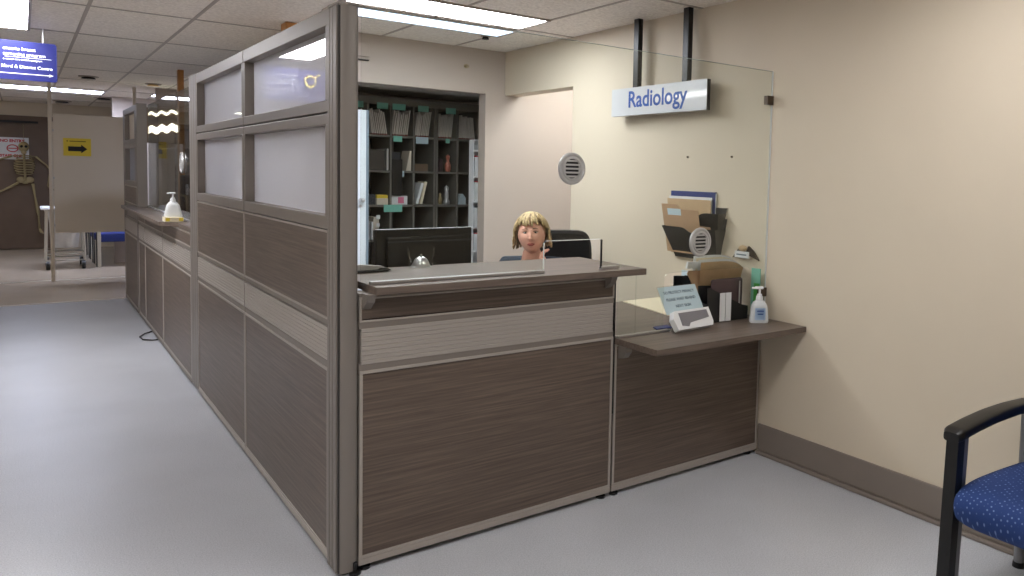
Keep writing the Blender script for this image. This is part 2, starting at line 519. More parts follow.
ceiling_light(-2.2, -1.9, -2.6, -1.3, M['tubenear'], 'unseen ceiling light added along the left wall to even out the hall light')  # extra fixture out of view, added for more even hall light
ceiling_light(2.6, 3.2, 2.1, 2.5, M['passfill'], 'unseen ceiling light added to brighten the side passage')  # no source visible here; added to lift the dark passage walls

# ------------------------------------------------------------------ tall partition
def ribs_y(mb, x_out, y0, y1, z0, z1, n=8):
    """ribbed slat strip facing -X"""
    h = (z1 - z0) / n
    prof = []
    for k in range(n):
        a = z0 + k * h
        prof += [(x_out + 0.0025, a + 0.001), (x_out, a + 0.003), (x_out, a + h - 0.002), (x_out + 0.0025, a + h - 0.001)]
    poly = prof + [(x_out + 0.02, z1), (x_out + 0.02, z0)]
    mb.prism(poly, y0, y1, 'y')
    return mb
def ribs_x(mb, y_out, x0, x1, z0, z1, n=8):
    h = (z1 - z0) / n
    prof = []
    for k in range(n):
        a = z0 + k * h
        prof += [(y_out + 0.0025, a + 0.001), (y_out, a + 0.003), (y_out, a + h - 0.002), (y_out + 0.0025, a + h - 0.001)]
    poly = prof + [(y_out + 0.02, z1), (y_out + 0.02, z0)]
    mb.prism(poly, x0, x1, 'x')
    return mb

def foot(t, x, y):
    MB().cyl((x, y, 0), (x, y, 0.012), 0.022, n=16).cyl((x, y, 0.012), (x, y, 0.045), 0.008, n=10).build('levelling_foot', M['black'], t, True)

def trimmed_panel(t, name, ax, a0, a1, z0, z1, out, edge=0.012, m=None):
    """laminate tile with a thin light edging; ax 'y': runs along Y facing -X; 'x': runs along X facing -Y"""
    mb, fb = MB(), MB()
    def bx(b, p0, p1, q0, q1, d0, d1, bev=0.0):
        if ax == 'y': b.box(d0, d1, p0, p1, q0, q1, bev)
        else: b.box(p0, p1, d0, d1, q0, q1, bev)
    bx(mb, a0 + edge, a1 - edge, z0 + edge, z1 - edge, out + 0.003, out + 0.02)
    o = mb.build(name, m or M['wood'], t)
    bx(fb, a0, a1, z0, z0 + edge, out, out + 0.02, 0.0015); bx(fb, a0, a1, z1 - edge, z1, out, out + 0.02, 0.0015)
    bx(fb, a0, a0 + edge, z0 + edge, z1 - edge, out, out + 0.02, 0.0015); bx(fb, a1 - edge, a1, z0 + edge, z1 - edge, out, out + 0.02, 0.0015)
    fb.build('panel_edging', M['trim'], o)
    return o

def tall_module(y0, y1, label):
    t = thing('partition_screen', (0.04, (y0 + y1) / 2, 0), label, 'partition', 'tall partition panels with frosted windows')
    c = MB()
    c.box(0.021, 0.06, y0 + 0.004, y1 - 0.004, 0.045, 1.29)                     # core
    MB().box(-0.001, 0.08, y0 + 0.002, y1 - 0.002, 0.022, 0.0465, 0.002).build('base_rail', M['trim'], t)
    c.box(0.004, 0.076, y0 + 0.002, y1 - 0.002, 0.755, 0.79, 0.002)             # rails behind the slat strip
    c.box(0.004, 0.076, y0 + 0.002, y1 - 0.002, 0.926, 0.95, 0.002)
    c.box(0.06, 0.08, y0 + 0.004, y1 - 0.004, 0.045, 1.29)
    c.build('frame', M['frame'], t)
    o = trimmed_panel(t, 'lower_panel', 'y', y0 + 0.004, y1 - 0.004, 0.047, 0.765, 0.0, 0.012)
    ribs_y(MB(), 0.0, y0 + 0.008, y1 - 0.008, 0.792, 0.922).build('slat_strip', M['slat'], t)
    trimmed_panel(t, 'upper_panel', 'y', y0 + 0.004, y1 - 0.004, 0.95, 1.287, 0.0, 0.009)
    MB().box(0.012, 0.07, y0 + 0.004, y1 - 0.004, 1.715, 1.735).build('joint_strip', M['dark'], t)
    for za, zb, oz0, oz1 in ((1.291, 1.722, 1.342, 1.682), (1.728, ZP, 1.772, 2.045)):
        w = MB()
        a, b = y0 + 0.003, y1 - 0.003
        ya, yb = y0 + 0.035, y1 - 0.035
        w.box(0.0, 0.08, a, b, za, oz0, 0.003); w.box(0.0, 0.08, a, b, oz1, zb, 0.003)
        w.box(0.0, 0.08, a, ya, oz0, oz1, 0.002); w.box(0.0, 0.08, yb, b, oz0, oz1, 0.002)
        wf = w.build('window_frame', M['frame'], t)
        MB().box(0.044, 0.050, ya - 0.005, yb + 0.005, oz0 - 0.005, oz1 + 0.005).build('frosted_pane', M['frost'], wf)
    foot(t, 0.04, y0 + 0.05); foot(t, 0.04, y1 - 0.05)
    return t
tall_module(0.117, 1.500, 'tall partition panel with frosted windows nearest the corner post')
tall_module(1.503, 2.850, 'tall partition panel with frosted windows, second from the corner post')

def post_grooved(x0, x1, y0, y1, z1, name, label, m='post', ngr=3):
    t = thing(name, ((x0 + x1) / 2, (y0 + y1) / 2, 0), label, 'post')
    b = MB()
    h = (y1 - y0 - 0.005 * (ngr - 1)) / ngr
    for k in range(ngr):
        a = y0 + k * (h + 0.005)
        b.box(x0, x1, a, a + h, 0.03, z1, 0.003)
    b.build('post_shaft', M[m], t)
    MB().box(x0 + 0.006, x1 - 0.006, y0 + 0.002, y1 - 0.002, 0.032, z1 - 0.004).build('core', M['dark'], t)
    MB().box(x0 - 0.001, x1 + 0.001, y0, y1, z1, z1 + 0.006, 0.002).build('end_cap', M[m], t)
    foot(t, (x0 + x1) / 2, (y0 + y1) / 2)
    return t
post_grooved(0.0, 0.085, 2.856, 3.11, ZP, 'partition_post', 'grooved partition post where the tall panels meet the far counter')

# corner post with bulging front face
cp = thing('corner_post', (0.035, 0.055, 0), 'tall rounded taupe corner post of the reception partition', 'post')
prof = [(0.008, -0.001), (0.018, -0.005), (0.036, -0.006), (0.054, -0.005), (0.064, -0.001), (0.068, 0.02), (0.068, 0.11), (0.004, 0.11), (0.004, 0.02)]
pb = MB().prism(prof, 0.012, 2.104, 'z')
pb.build('post_shaft', M['post'], cp, True)
MB().box(0.001, 0.0078, 0.003, 0.0118, 0.014, 2.10).build('shadow_gap', M['smoke'], cp)
g = MB()
g.box(-0.004, 0.01, 0.012, 0.05, 0.012, 2.102, 0.003); g.box(-0.004, 0.01, 0.055, 0.084, 0.012, 2.102, 0.003); g.box(-0.004, 0.01, 0.088, 0.115, 0.012, 2.102, 0.003)
g.box(0.064, 0.0725, 0.005, 0.05, 0.012, 2.102, 0.002)
g.build('cover_strip', M['post'], cp)
capp = [(0.0, 0.0), (0.018, -0.008), (0.036, -0.013), (0.056, -0.008), (0.072, 0.0), (0.073, 0.115), (-0.003, 0.115)]
MB().prism(capp, 2.104, 2.113, 'z').build('end_cap', M['post'], cp)
foot(cp, 0.036, 0.03)
foot(cp, 0.062, -0.004)

# ------------------------------------------------------------------ front counter
X1, XB = 0.0755, 1.265
t = thing('reception_counter', ((X1 + XB) / 2, 0.04, 0), 'high reception counter front panel with ribbed metal strip below the raised shelf', 'counter')
c = MB()
c.box(X1 + 0.003, XB, 0.021, 0.08, 0.05, 1.06)
MB().box(X1 + 0.002, XB, -0.001, 0.08, 0.022, 0.0465, 0.002).build('base_rail', M['trim'], t)
c.box(X1 + 0.002, XB, 0.003, 0.03, 0.75, 0.795, 0.002)
c.box(X1 + 0.002, XB, 0.003, 0.03, 0.925, 0.965, 0.002)
c.box(X1 + 0.002, XB, 0.003, 0.03, 1.045, 1.06, 0.002)
c.build('frame', M['frame'], t)
trimmed_panel(t, 'lower_panel', 'x', X1 + 0.004, XB, 0.047, 0.768, 0.0, 0.0125)
ribs_x(MB(), 0.0, X1 + 0.01, XB - 0.006, 0.79, 0.928).build('slat_strip', M['slat'], t)
trimmed_panel(t, 'upper_panel', 'x', X1 + 0.004, XB, 0.95, 1.045, 0.0, 0.008)
MB().box(XB, XB + 0.008, 0.0, 0.08, 0.4, 1.058).build('end_seal', M['black'], t)
foot(t, X1 + 0.03, 0.02); foot(t, XB - 0.04, 0.02); foot(t, X1 + 0.03, 0.07)
# bracket-bearing raised shelf
t = thing('transaction_shelf', (0.74, 0.15, 1.062), 'raised grey-brown laminate shelf on top of the high counter', 'counter top')
MB().box(0.112, 1.385, -0.085, 0.47, 1.062, 1.091, 0.002).build('shelf_board', M['woodtop'], t)
MB().box(X1 + 0.002, 0.1115, 0.115, 0.47, 1.062, 1.091, 0.002).build('end_filler', M['woodtop'], t)
for bx in (0.104, 1.225):
    MB().prism([(-0.05, 1.0615), (-0.05, 1.052), (-0.04, 1.03), (0.0, 1.0), (0.0, 1.0615)], bx - 0.016, bx + 0.016, 'x').build('bracket', M['post'], t)

t = thing('reception_counter', (1.77, 0.04, 0), 'low wood-look counter panel beside the cream wall', 'counter')
c = MB()
c.box(1.274, 2.286, 0.021, 0.08, 0.05, 0.73)
MB().box(1.274, 2.286, -0.001, 0.08, 0.022, 0.0465, 0.002).build('base_rail', M['trim'], t)
c.build('frame', M['frame'], t)
trimmed_panel(t, 'lower_panel', 'x', 1.276, 2.286, 0.047, 0.731, 0.0, 0.0125)
foot(t, 1.30, 0.02); foot(t, 2.24, 0.03)
t = thing('worktop', (1.78, 0.25, 0.731), 'low laminate worktop projecting between the high counter and the wall', 'counter top')
MB().prism([(1.275, -0.302), (2.296, -0.302), (2.296, 0.82), (1.275, 0.82)], 0.7315, 0.760, 'z').build('worktop_board', M['woodtop'], t)
MB().prism([(-0.06, 0.731), (-0.06, 0.70), (-0.035, 0.668), (0.0, 0.66), (0.0, 0.731)], 1.295, 1.33, 'x').build('bracket', M['post'], t)
MB().box(1.30, 2.28, 0.09, 0.115, 0.60, 0.7305).build('support_rail', M['frame'], t)
# office desk behind the high counter
t = thing('office_desk', (0.67, 0.48, 0), 'office desk hidden behind the high counter carrying the monitor', 'desk')
MB().box(0.09, 1.268, 0.09, 0.82, 0.7315, 0.758, 0.002).build('desk_top', M['woodtop'], t)
for x in (0.10, 1.235):
    MB().box(x, x + 0.025, 0.10, 0.80, 0, 0.731).build('side_panel', M['wood'], t)
for x0 in (0.13,):
    d = MB().box(x0, x0 + 0.4, 0.14, 0.78, 0.05, 0.7).build('drawer_unit', M['frame'], t)
    for k in range(3): MB().box(x0 + 0.15, x0 + 0.25, 0.782, 0.80, 0.18 + 0.2 * k, 0.195 + 0.2 * k, 0.003).build('drawer_handle', M['chrome'], d)

# ------------------------------------------------------------------ glass screen
gs = thing('glass_screen', (1.2, GY, 0.76), 'clear glass screen with speaking grilles standing on the reception counter', 'glass screen')
def arc(cx, cz, r, a0, a1, n=5):
    return [(cx + r * math.cos(a0 + (a1 - a0) * k / n), cz + r * math.sin(a0 + (a1 - a0) * k / n)) for k in range(n + 1)]
gx0, gx1 = 0.078, 2.297
outl = [(gx0, 1.094), (0.868, 1.094)] + arc(0.883, 1.215, 0.015, PI, PI / 2) + arc(1.158, 1.215, 0.015, PI / 2, 0) + [(1.173, 1.094), (1.386, 1.094), (1.387, 0.763), (1.56, 0.763)] \
    + arc(1.60, 1.01, 0.04, PI, PI / 2) + arc(2.14, 1.01, 0.04, PI / 2, 0) + [(2.18, 0.763), (gx1, 0.763), (gx1, 2.10), (gx0, 2.10)]
# outline must be one simple loop: the screen steps down past the end of the raised shelf
MB().prism(outl, GY - 0.004, GY + 0.004, 'y').build('glass_pane', M['glass'], gs)
MB().box(1.276, 1.3855, GY - 0.004, GY + 0.004, 0.771, 1.060).build('glass_pane', M['glass'], gs)
MB().box(gx1, gx1 + 0.003, GY - 0.005, GY + 0.005, 0.765, 2.10).box(gx1 - 0.0035, gx1, GY - 0.0052, GY - 0.0042, 0.765, 2.10).build('polished_edge', M['edgeglint'], gs)
MB().box(gx0, gx1, GY - 0.0042, GY + 0.0042, 2.1003, 2.102).build('polished_edge', M['glassedge'], gs)
for x0, x1, z0 in ((0.114, 0.868, 1.0915), (1.173, 1.27, 1.0915), (1.276, 1.60, 0.7605)):
    hch = 0.013 if z0 > 1 else 0.010
    ch = MB()
    ch.box(x0, x1, GY - 0.012, GY - 0.0045, z0, z0 + hch, 0.001); ch.box(x0, x1, GY + 0.0045, GY + 0.012, z0, z0 + hch, 0.001); ch.box(x0, x1, GY - 0.012, GY + 0.012, z0, z0 + 0.002)
    ch.build('glazing_channel', M['chrome'], gs)
MB().box(1.1735, 1.1785, GY - 0.006, GY + 0.006, 1.095, 1.228, 0.002).build('edge_guard', M['black'], gs)
MB().box(0.8672, 0.8686, GY - 0.0042, GY + 0.0042, 1.0935, 1.222).box(0.88, 1.165, GY - 0.005, GY + 0.005, 1.2293, 1.2310).build('polished_edge', M['edgeglint'], gs)
for (x, z) in ((2.272, 1.945), (2.272, 0.905)):
    MB().box(x - 0.022, XW - 0.001, GY - 0.014, GY + 0.014, z - 0.024, z + 0.024, 0.002).build('wall_clamp', M['bronze'], gs)

def grille(cx, cz, R, parent, cy=GY, axis='y'):
    def mt():
        if axis == 'y': return Matrix.Translation((cx, cy - 0.005, cz)) @ Matrix.Rotation(PI / 2, 4, 'X')
        return Matrix.Translation((cy, cx, cz)) @ Matrix.Rotation(-PI / 2, 4, 'Y')
    ring = MB().lathe([(R, 0.0), (R, 0.004), (R * 0.95, 0.010), (R * 0.86, 0.011), (R * 0.80, 0.006), (R * 0.74, 0.006), (R * 0.70, 0.011), (R * 0.62, 0.012), (R * 0.60, 0.003)], n=48, mtx=mt())
    g = ring.build('speaking_grille', M['silver'], parent, True)
    disc = MB()
    nb = 5
    H = R * 1.2
    for k in range(nb):
        z = -H / 2 + H * (k + 0.5) / nb
        w = math.sqrt(max(0.0, (R * 0.61) ** 2 - z * z)) 
        disc.box(-w, w, z - H / nb * 0.24, z + H / nb * 0.24, 0.004, 0.009, 0.001)
    disc.box(-R * 0.61, -R * 0.50, -R * 0.34, R * 0.34, 0.003, 0.008); disc.box(R * 0.50, R * 0.61, -R * 0.34, R * 0.34, 0.003, 0.008)
    disc.bm.transform(mt())
    disc.build('louvre', M['silver'], g)
    MB().lathe([(R * 0.615, 0.0005), (0, 0.0005)], n=32, mtx=mt()).build('dark_recess', M['dark'], g)
    return g
grille(1.0, 1.545, 0.071, gs)
grille(1.79, 1.195, 0.074, gs)

# ------------------------------------------------------------------ Radiology sign
rs = thing('hanging_sign', (2.23, 0.855, 1.91), 'silver-white Radiology sign hanging from the ceiling near the right wall', 'sign')
MB().box(2.212, 2.236, 0.402, 1.312, 1.912, 2.090, 0.002).build('sign_board', M['black'], rs)
MB().box(2.2085, 2.2118, 0.406, 1.312, 1.912, 2.090).build('sign_face', M['signwhite'], rs)
text('lettering', 'Radiology', 0.146, (2.2078, 0.855, 1.965), (0, -1, 0), (0, 0, 1), M['signtext'], rs, bold=0.0026, sx=0.98)
for y in (1.075, 0.605):
    MB().box(2.214, 2.25, y - 0.024, y + 0.024, 2.0905, CEIL - 0.001, 0.002).build('strut', M['black'], rs)

# ------------------------------------------------------------------ wall file pocket with folders
wf = thing('wall_file', (2.28, 0.54, 1.03), 'dark smoky two-tier file pocket on the wall beside the counter glass', 'file holder')
def pocket(z0, z1, d, y0=0.30, y1=0.765, zback=None):
    zb = zback or z1 + 0.06
    b = MB()
    b.prism([(y0 + 0.05, z0), (y1 - 0.05, z0), (y1, zb), (y0, zb)], XW - 0.006, XW - 0.002, 'x')
    # sloping front
    def fp(u, v):
        y = (y0 + 0.05 + (y1 - y0 - 0.1) * u) * (1 - v) + (y0 + (y1 - y0) * u) * v
        cut = 0.0 if v < 1 else -0.03 * math.exp(-((u - 0.42) / 0.10) ** 2)
        return Vector((XW - 0.02 - d * v, y, z0 + (z1 - z0) * v + cut))
    b.grid(fp, 20, 6)
    bmesh.ops.solidify(b.bm, geom=b.bm.faces[:], thickness=0.003)
    for s, (ya, yb2) in ((0, (y0 + 0.05, y0)), (1, (y1 - 0.05, y1))):
        vs = [b.bm.verts.new(v) for v in ((XW - 0.004, ya, z0), (XW - 0.02, ya, z0), (XW - 0.02 - d, yb2, z1), (XW - 0.004, yb2, z1))]
        b.bm.faces.new(vs)
    b.box(XW - 0.022, XW - 0.003, y0 + 0.05, y1 - 0.05, z0 - 0.003, z0 + 0.002)
    return b
pocket(1.035, 1.222, 0.075).build('pocket', M['smoke'], wf)
pocket(1.17, 1.315, 0.055, zback=1.345).build('pocket', M['smoke'], wf)
def card(x, y0, y1, z0, z1, m, name, label, cat, grp=None, lean=0.0, th=0.003, tab=None, ytab=0.0):
    poly = [(y0, z0), (y1, z0), (y1, z1), (y0, z1)]
    if tab: poly = [(y0, z0), (y1, z0), (y1, z1), (y1 - tab, z1), (y1 - tab - 0.03, z1 - 0.03), (y0, z1 - 0.03)]
    b = MB().prism(poly, 0, th, 'x')
    o = b.build(name, m)
    o.data.transform(Matrix.Translation((0, -(y0 + y1) / 2, -z0)))
    o.location = (x, (y0 + y1) / 2, z0); o.rotation_euler = (0, lean, ytab)
    return tag(o, label, cat, grp)
card(2.274, 0.37, 0.745, 1.055, 1.268, M['manila2'], 'file_folder', 'tan folder lowest in the front of the wall file pocket', 'folder', lean=-0.22, tab=0.16)
card(2.268, 0.455, 0.775, 1.06, 1.362, M['manila2'], 'file_folder', 'tan folder with a printed picture label in the wall file pocket', 'folder', lean=-0.20, tab=0.14)
pl = MB().prism([(-.06, 0), (.06, 0), (.06, .04), (-.06, .04)], -0.001, 0, 'x').build('picture_label', M['bluepaper'])
pl.parent = bpy.data.objects['file_folder.001']; pl.location = (-0.0005, 0.05, 0.235)
card(2.282, 0.40, 0.775, 1.19, 1.405, M['paper'], 'paper_sheet', 'white sheet between the folders of the wall file pocket', 'paper', lean=-0.05)
card(2.276, 0.40, 0.78, 1.19, 1.39, M['manila'], 'file_folder', 'light tan folder behind the picture-label folder in the wall pocket', 'folder', lean=-0.08)
nb = thing('binder', (2.28, 0.60, 1.19), 'navy blue binder at the back of the wall file pocket', 'binder')
MB().box(2.284, 2.297, 0.385, 0.775, 1.19, 1.437, 0.002).build('cover', M['blue'], nb)
MB().box(2.286, 2.295, 0.382, 0.3845, 1.195, 1.43).build('pages', M['paper'], nb)
# small fixing screws left in the wall
for y, lab in ((0.646, 'small dark screw in the wall above the file pocket'), (0.276, 'small dark screw in the wall right of the one above the file pocket')):
    o = MB().cyl((XW, y, 1.644), (XW - 0.008, y, 1.644), 0.007, 0.005, n=12).build('wall_screw', M['bronze'], None, True)
    tag(rebase(o, (XW, y, 1.644)), lab, 'screw')
# wall ornament with a name card
wo = thing('card_holder', (XW, 0.135, 1.09), 'small brown butterfly-like card holder on the wall above the papers', 'card holder')
for sgn in (-1, 1):
    MB().prism([(0.135, 1.10), (0.135 + sgn * 0.10, 1.07), (0.135 + sgn * 0.06, 1.12), (0.135 + sgn * 0.02, 1.145)], XW - 0.014, XW - 0.004, 'x').build('wing', M['bronze'], wo)
MB().sph((XW - 0.02, 0.15, 1.13), 0.022, (0.7, 1.4, 0.8), 12).build('head', M['manila'], wo, True)
MB().box(XW - 0.026, XW - 0.020, 0.10, 0.205, 1.077, 1.113).build('name_card', M['paper'], wo)
MB().box(XW - 0.0272, XW - 0.0262, 0.115, 0.19, 1.091, 1.098).build('printed_line', M['greyink'], wo)

# ------------------------------------------------------------------ items on the low worktop
ZW = 0.760
# easel sign with brochure pocket
ang = math.radians(4)
eh = thing('counter_sign', (1.71, -0.06, ZW + 0.0025), 'pale blue tilted wait-here notice in a clear holder on the low worktop', 'sign', rotz=ang)
Rm = wmat(eh)
def loc(o_, b): b.bm.transform(wmat(o_)); return b
tl = math.radians(30)   # lean back
TM = Matrix.Rotation(-tl, 4, 'X') @ Matrix.Diagonal((1.1, 1.1, 0.99, 1))
b = MB(); b.box(-0.125, 0.125, 0.0, 0.004, 0.0, 0.245); b.bm.transform(TM); loc(eh, b).build('back_plate', M['acryl'], eh)
b = MB(); b.box(-0.123, 0.123, -0.003, -0.001, 0.095, 0.24); b.bm.transform(TM); nt_ = loc(eh, b).build('notice', M['bluepaper'], eh)
b = MB(); b.prism([(-0.25, 0), (-0.25, 0.004), (0, 0.004), (0, 0)], -0.12, 0.12, 'x'); b.bm.transform(Matrix.Scale(-1, 4, (0, 1, 0)) @ Matrix.Rotation(0, 4, 'X'))
b.bm.free()
b = MB(); b.box(-0.12, 0.12, 0.004, 0.14, 0.0, 0.003)
b.box(-0.12, 0.12, 0.137, 0.14, 0.003, 0.012); loc(eh, b).build('base_plate', M['acryl'], eh)
b = MB()
b.prism([(-0.115, 0.0), (0.11, 0.0), (0.122, 0.02), (0.122, 0.098), (-0.105, 0.098), (-0.125, 0.06)], -0.034, -0.004, 'y')
b.bm.transform(TM); pk = loc(eh, b).build('brochure_pocket', M['white'], eh)
b = MB(); b.prism([(-0.085, 0.02), (-0.085, 0.085), (0.10, 0.085), (0.10, 0.045), (-0.03, 0.03), (-0.045, 0.012)], -0.0365, -0.0345, 'y')
b.bm.transform(TM); loc(eh, b).build('brochure', mat('grey_brochure', (128, 126, 132), 0.6), pk)
Mt = wmat(eh) @ TM
def tl_text(body, size, x, z, m, par):
    o = Mt @ Vector((x, -0.0036, z)); xd = (Mt.to_3x3() @ Vector((1, 0, 0))); yd = (Mt.to_3x3() @ Vector((0, 0, 1)))
    return text('lettering', body, size, o, xd, yd, m, par)
for body, z in (('TO PROTECT PRIVACY', 0.200), ('PLEASE WAIT BEHIND', 0.163), ('NEXT SIGN', 0.126)):
    tl_text(body, 0.0215, 0, z, M['greyink'], nt_)

# desktop file organizer
og = thing('desk_organizer', (2.0, 0.08, ZW), 'black desktop file sorter behind the tilted notice', 'organizer')
b = MB()
b.box(1.90, 2.208, 0.03, 0.30, ZW, ZW + 0.008)
for y, h, x0, x1 in ((0.03, 0.185, 1.90, 2.20), (0.10, 0.19, 1.90, 2.20), (0.16, 0.20, 1.90, 2.20), (0.23, 0.22, 1.90, 2.20), (0.297, 0.22, 1.90, 2.20)):
    b.prism([(x0, ZW + 0.006), (x1, ZW + 0.006), (x1, ZW + (h - 0.04 if y > 0.04 else 0.07)), (x1 - 0.03, ZW + (h - 0.02 if y > 0.04 else 0.075)), (x0 + 0.02, ZW + h), (x0, ZW + h)], y, y + 0.004, 'y')
b.box(1.90, 1.904, 0.03, 0.30, ZW, ZW + 0.10); b.box(2.204, 2.208, 0.03, 0.30, ZW, ZW + 0.07)
b.build('sorter_body', M['blackmesh'], og)
# content of the sorter
t = thing('notebook', (2.05, 0.03, ZW + 0.01), 'dark maroon notebook with rounded corners standing in the desk sorter', 'notebook')
b = MB().box(1.965, 2.20, 0.06, 0.085, ZW + 0.01, ZW + 0.222, 0.014, seg=3); b.build('cover', M['maroon'], t, True)
MB().box(2.165, 2.172, 0.057, 0.061, ZW + 0.03, ZW + 0.205).build('elastic_band', M['silver'], t)
t = tag(MB().prism([(1.93, 0.775), (2.17, 0.775), (2.20, 0.95), (2.17, 1.00), (2.12, 1.02), (1.85, 1.03), (1.84, 1.015), (1.87, 0.97), (1.90, 0.9)], 0.125, 0.131, 'y').build('file_folder', M['manila2']), 'tan folder fanned open in the desk sorter behind the notebook', 'folder'); rebase(t, (1.95, 0.103, 0.775))
for i, (y, dx, h, m, lab) in enumerate(((0.118, 0.0, 1.075, 'manila', 'light tan folder edge behind the fanned tan folder'), (0.15, 0.02, 1.085, 'paper', 'white papers curving out of the back of the desk sorter'), (0.178, 0.035, 1.09, 'cream', 'cream folder behind the white papers in the desk sorter'), (0.205, 0.045, 1.10, 'paper', 'white printed booklet at the back of the desk sorter'))):
    def fs(u, v, y=y, dx=dx, h=h):
        x = 1.925 + dx * 0.6 - 0.025 * v + 0.27 * u + 0.085 * v * u
        z = 0.775 + (h - 0.775) * v - 0.05 * (u ** 5) * v
        return Vector((x, y + 0.03 * u * u * v - 0.03 * v * v, z))
    b = MB().grid(fs, 10, 6)
    bmesh.ops.solidify(b.bm, geom=b.bm.faces[:], thickness=0.006)
    o = b.build('file_folder' if m != 'paper' else 'paper_stack', M[m], None, True); tag(rebase(o, (1.96, y, 0.775)), lab, 'folder' if m != 'paper' else 'papers')
for k, (x, y, lab) in enumerate(((1.985, 0.022, 'folded white leaflet in front of the black sorter, left of the pair'), (2.025, 0.018, 'folded white leaflet in front of the black sorter, right of the pair'))):
    b = MB().prism([(x, y), (x + 0.035, y - 0.004), (x + 0.037, y - 0.001), (x + 0.018, y + 0.001), (x, y + 0.003)], ZW + 0.004, ZW + 0.155, 'z')
    tag(rebase(b.build('leaflet', M['paper']), (x, y, ZW + 0.004)), lab, 'leaflet')
o = MB().box(2.255, 2.260, 0.0, 0.035, ZW + 0.0, ZW + 0.19).build('green_card', M['green']); tag(rebase(o, (2.237, 0.02, ZW)), 'green card standing behind the gel bottle by the wall', 'card')
o = MB().box(2.266, 2.270, 0.0, 0.065, ZW + 0.0, ZW + 0.27).build('paper_card', M['mint']); tag(rebase(o, (2.248, 0.03, ZW)), 'pale mint card standing behind the green card by the wall', 'card')
o = MB().box(1.76, 1.764, 0.0, 0.0, 0, 0)
o.bm.free()
t = thing('notice_sheet', (2.299, 0.60, 0.82), 'small white and blue printed notice on the wall left of the folders', 'notice')
MB().box(2.2965, 2.2998, 0.52, 0.67, 0.82, 0.95).build('sheet', M['bluepaper'], t)
for k in range(5): MB().box(2.2955, 2.2964, 0.56, 0.64, 0.835 + 0.02 * k, 0.841 + 0.02 * k).build('printed_line', M['greyink'], t)
arch = [(1.86, 1.075), (2.08, 1.068), (2.16, 1.045), (2.21, 0.995), (2.225, 0.90), (2.232, 0.775), (2.212, 0.775), (2.205, 0.89), (2.185, 0.965), (2.14, 1.008), (2.06, 1.028), (1.85, 1.04)]
o = MB().prism(arch, 0.14, 0.155, 'y').build('paper_stack', M['paper']); tag(rebase(o, (2.1, 0.148, 0.775)), 'white papers arching over the tan folder in the desk sorter', 'papers')
# cream folder and blue pad behind the glass
o = MB().prism([(1.94, 0.795), (2.255, 0.80), (2.255, 0.54), (1.87, 0.275)], ZW + 0.0005, ZW + 0.006, 'z').build('file_folder', M['cream'])
me = o.data
o.data.transform(Matrix.Identity(4)); tag(rebase(o, (2.08, 0.6, ZW)), 'cream folder lying flat on the worktop behind the glass', 'folder')
o = MB().prism([(1.56, 0.035), (1.66, 0.03), (1.67, 0.085), (1.58, 0.085)], ZW + 0.0005, ZW + 0.008, 'z').build('sticky_note_pad', M['blue']); tag(rebase(o, (1.61, 0.06, ZW)), 'small dark blue note pad beside the tilted notice', 'note pad')

def sanitizer(cx, cy, z, name, label, s=1.0, clear=True, rotz=0.0, wide=1.0):
    t = thing(name, (cx, cy, z), label, 'bottle', None, rotz)
    b = MB()
    prof = [(0.0, 0.0), (0.9, 0.0), (1.0, 0.06), (1.0, 0.50), (0.96, 0.60), (0.75, 0.70), (0.46, 0.76), (0.42, 0.80)]
    def fn(u, v):
        k = v * (len(prof) - 1); i = min(int(k), len(prof) - 2); f = k - i
        r = prof[i][0] * (1 - f) + prof[i + 1][0] * f; h = prof[i][1] * (1 - f) + prof[i + 1][1] * f
        a = 2 * PI * u
        ex = 0.6
        cxx = math.copysign(abs(math.cos(a)) ** ex, math.cos(a)); sy = math.copysign(abs(math.sin(a)) ** ex, math.sin(a))
        return Vector((0.040 * s * r * cxx * (1 + (wide - 1) * max(0.0, 1 - h / 0.72)), 0.026 * s * r * sy, h * 0.155 * s))
    b.grid(fn, 32, 28, closed_u=True)
    b.bm.transform(wmat(t)); b.build('bottle_body', M['bottle'] if clear else M['white'], t, 'all')
    b = MB().cyl((0, 0, 0.120 * s), (0, 0, 0.140 * s), 0.019 * s, 0.017 * s, n=20).cyl((0, 0, 0.140 * s), (0, 0, 0.150 * s), 0.013 * s, n=16).cyl((0, 0, 0.150 * s), (0, 0, 0.178 * s), 0.006 * s, n=12)
    b.bm.transform(wmat(t)); b.build('collar', M['white'], t, True)
    b = MB().box(-0.024 * s, 0.018 * s, -0.011 * s, 0.011 * s, 0.176 * s, 0.189 * s, 0.004 * s).box(-0.042 * s, -0.02 * s, -0.006 * s, 0.006 * s, 0.176 * s, 0.186 * s, 0.003 * s)
    b.bm.transform(wmat(t)); b.build('pump_head', M['white'], t)
    if not clear: return t
    b = MB()
    b.grid(lambda u, v: Vector((0.039 * s * (2 * u - 1) * 0.72, -0.0268 * s + 0.002 * abs(2 * u - 1) ** 4 * s, (0.018 + 0.062 * v) * s)), 8, 2)
    bmesh.ops.solidify(b.bm, geom=b.bm.faces[:], thickness=0.0006)
    b.bm.transform(wmat(t)); lb = b.build('front_label', M['label_blue'], t)
    m = wmat(t)
    for k, ln in enumerate((0.036, 0.03)):
        b = MB().box(-ln / 2 * s, ln / 2 * s, -0.0285 * s, -0.0278 * s, (0.062 - 0.016 * k) * s, (0.067 - 0.016 * k) * s)
        b.bm.transform(m); b.build('printed_line', M['signtext'], lb)
    return t
M['label_blue'] = mat('pale_blue_label', (190, 214, 240), 0.5)
sanitizer(2.165, -0.09, ZW, 'sanitizer_bottle', 'clear pump bottle of hand gel on the low worktop by the wall', 1.02, True, -0.55, 1.3)

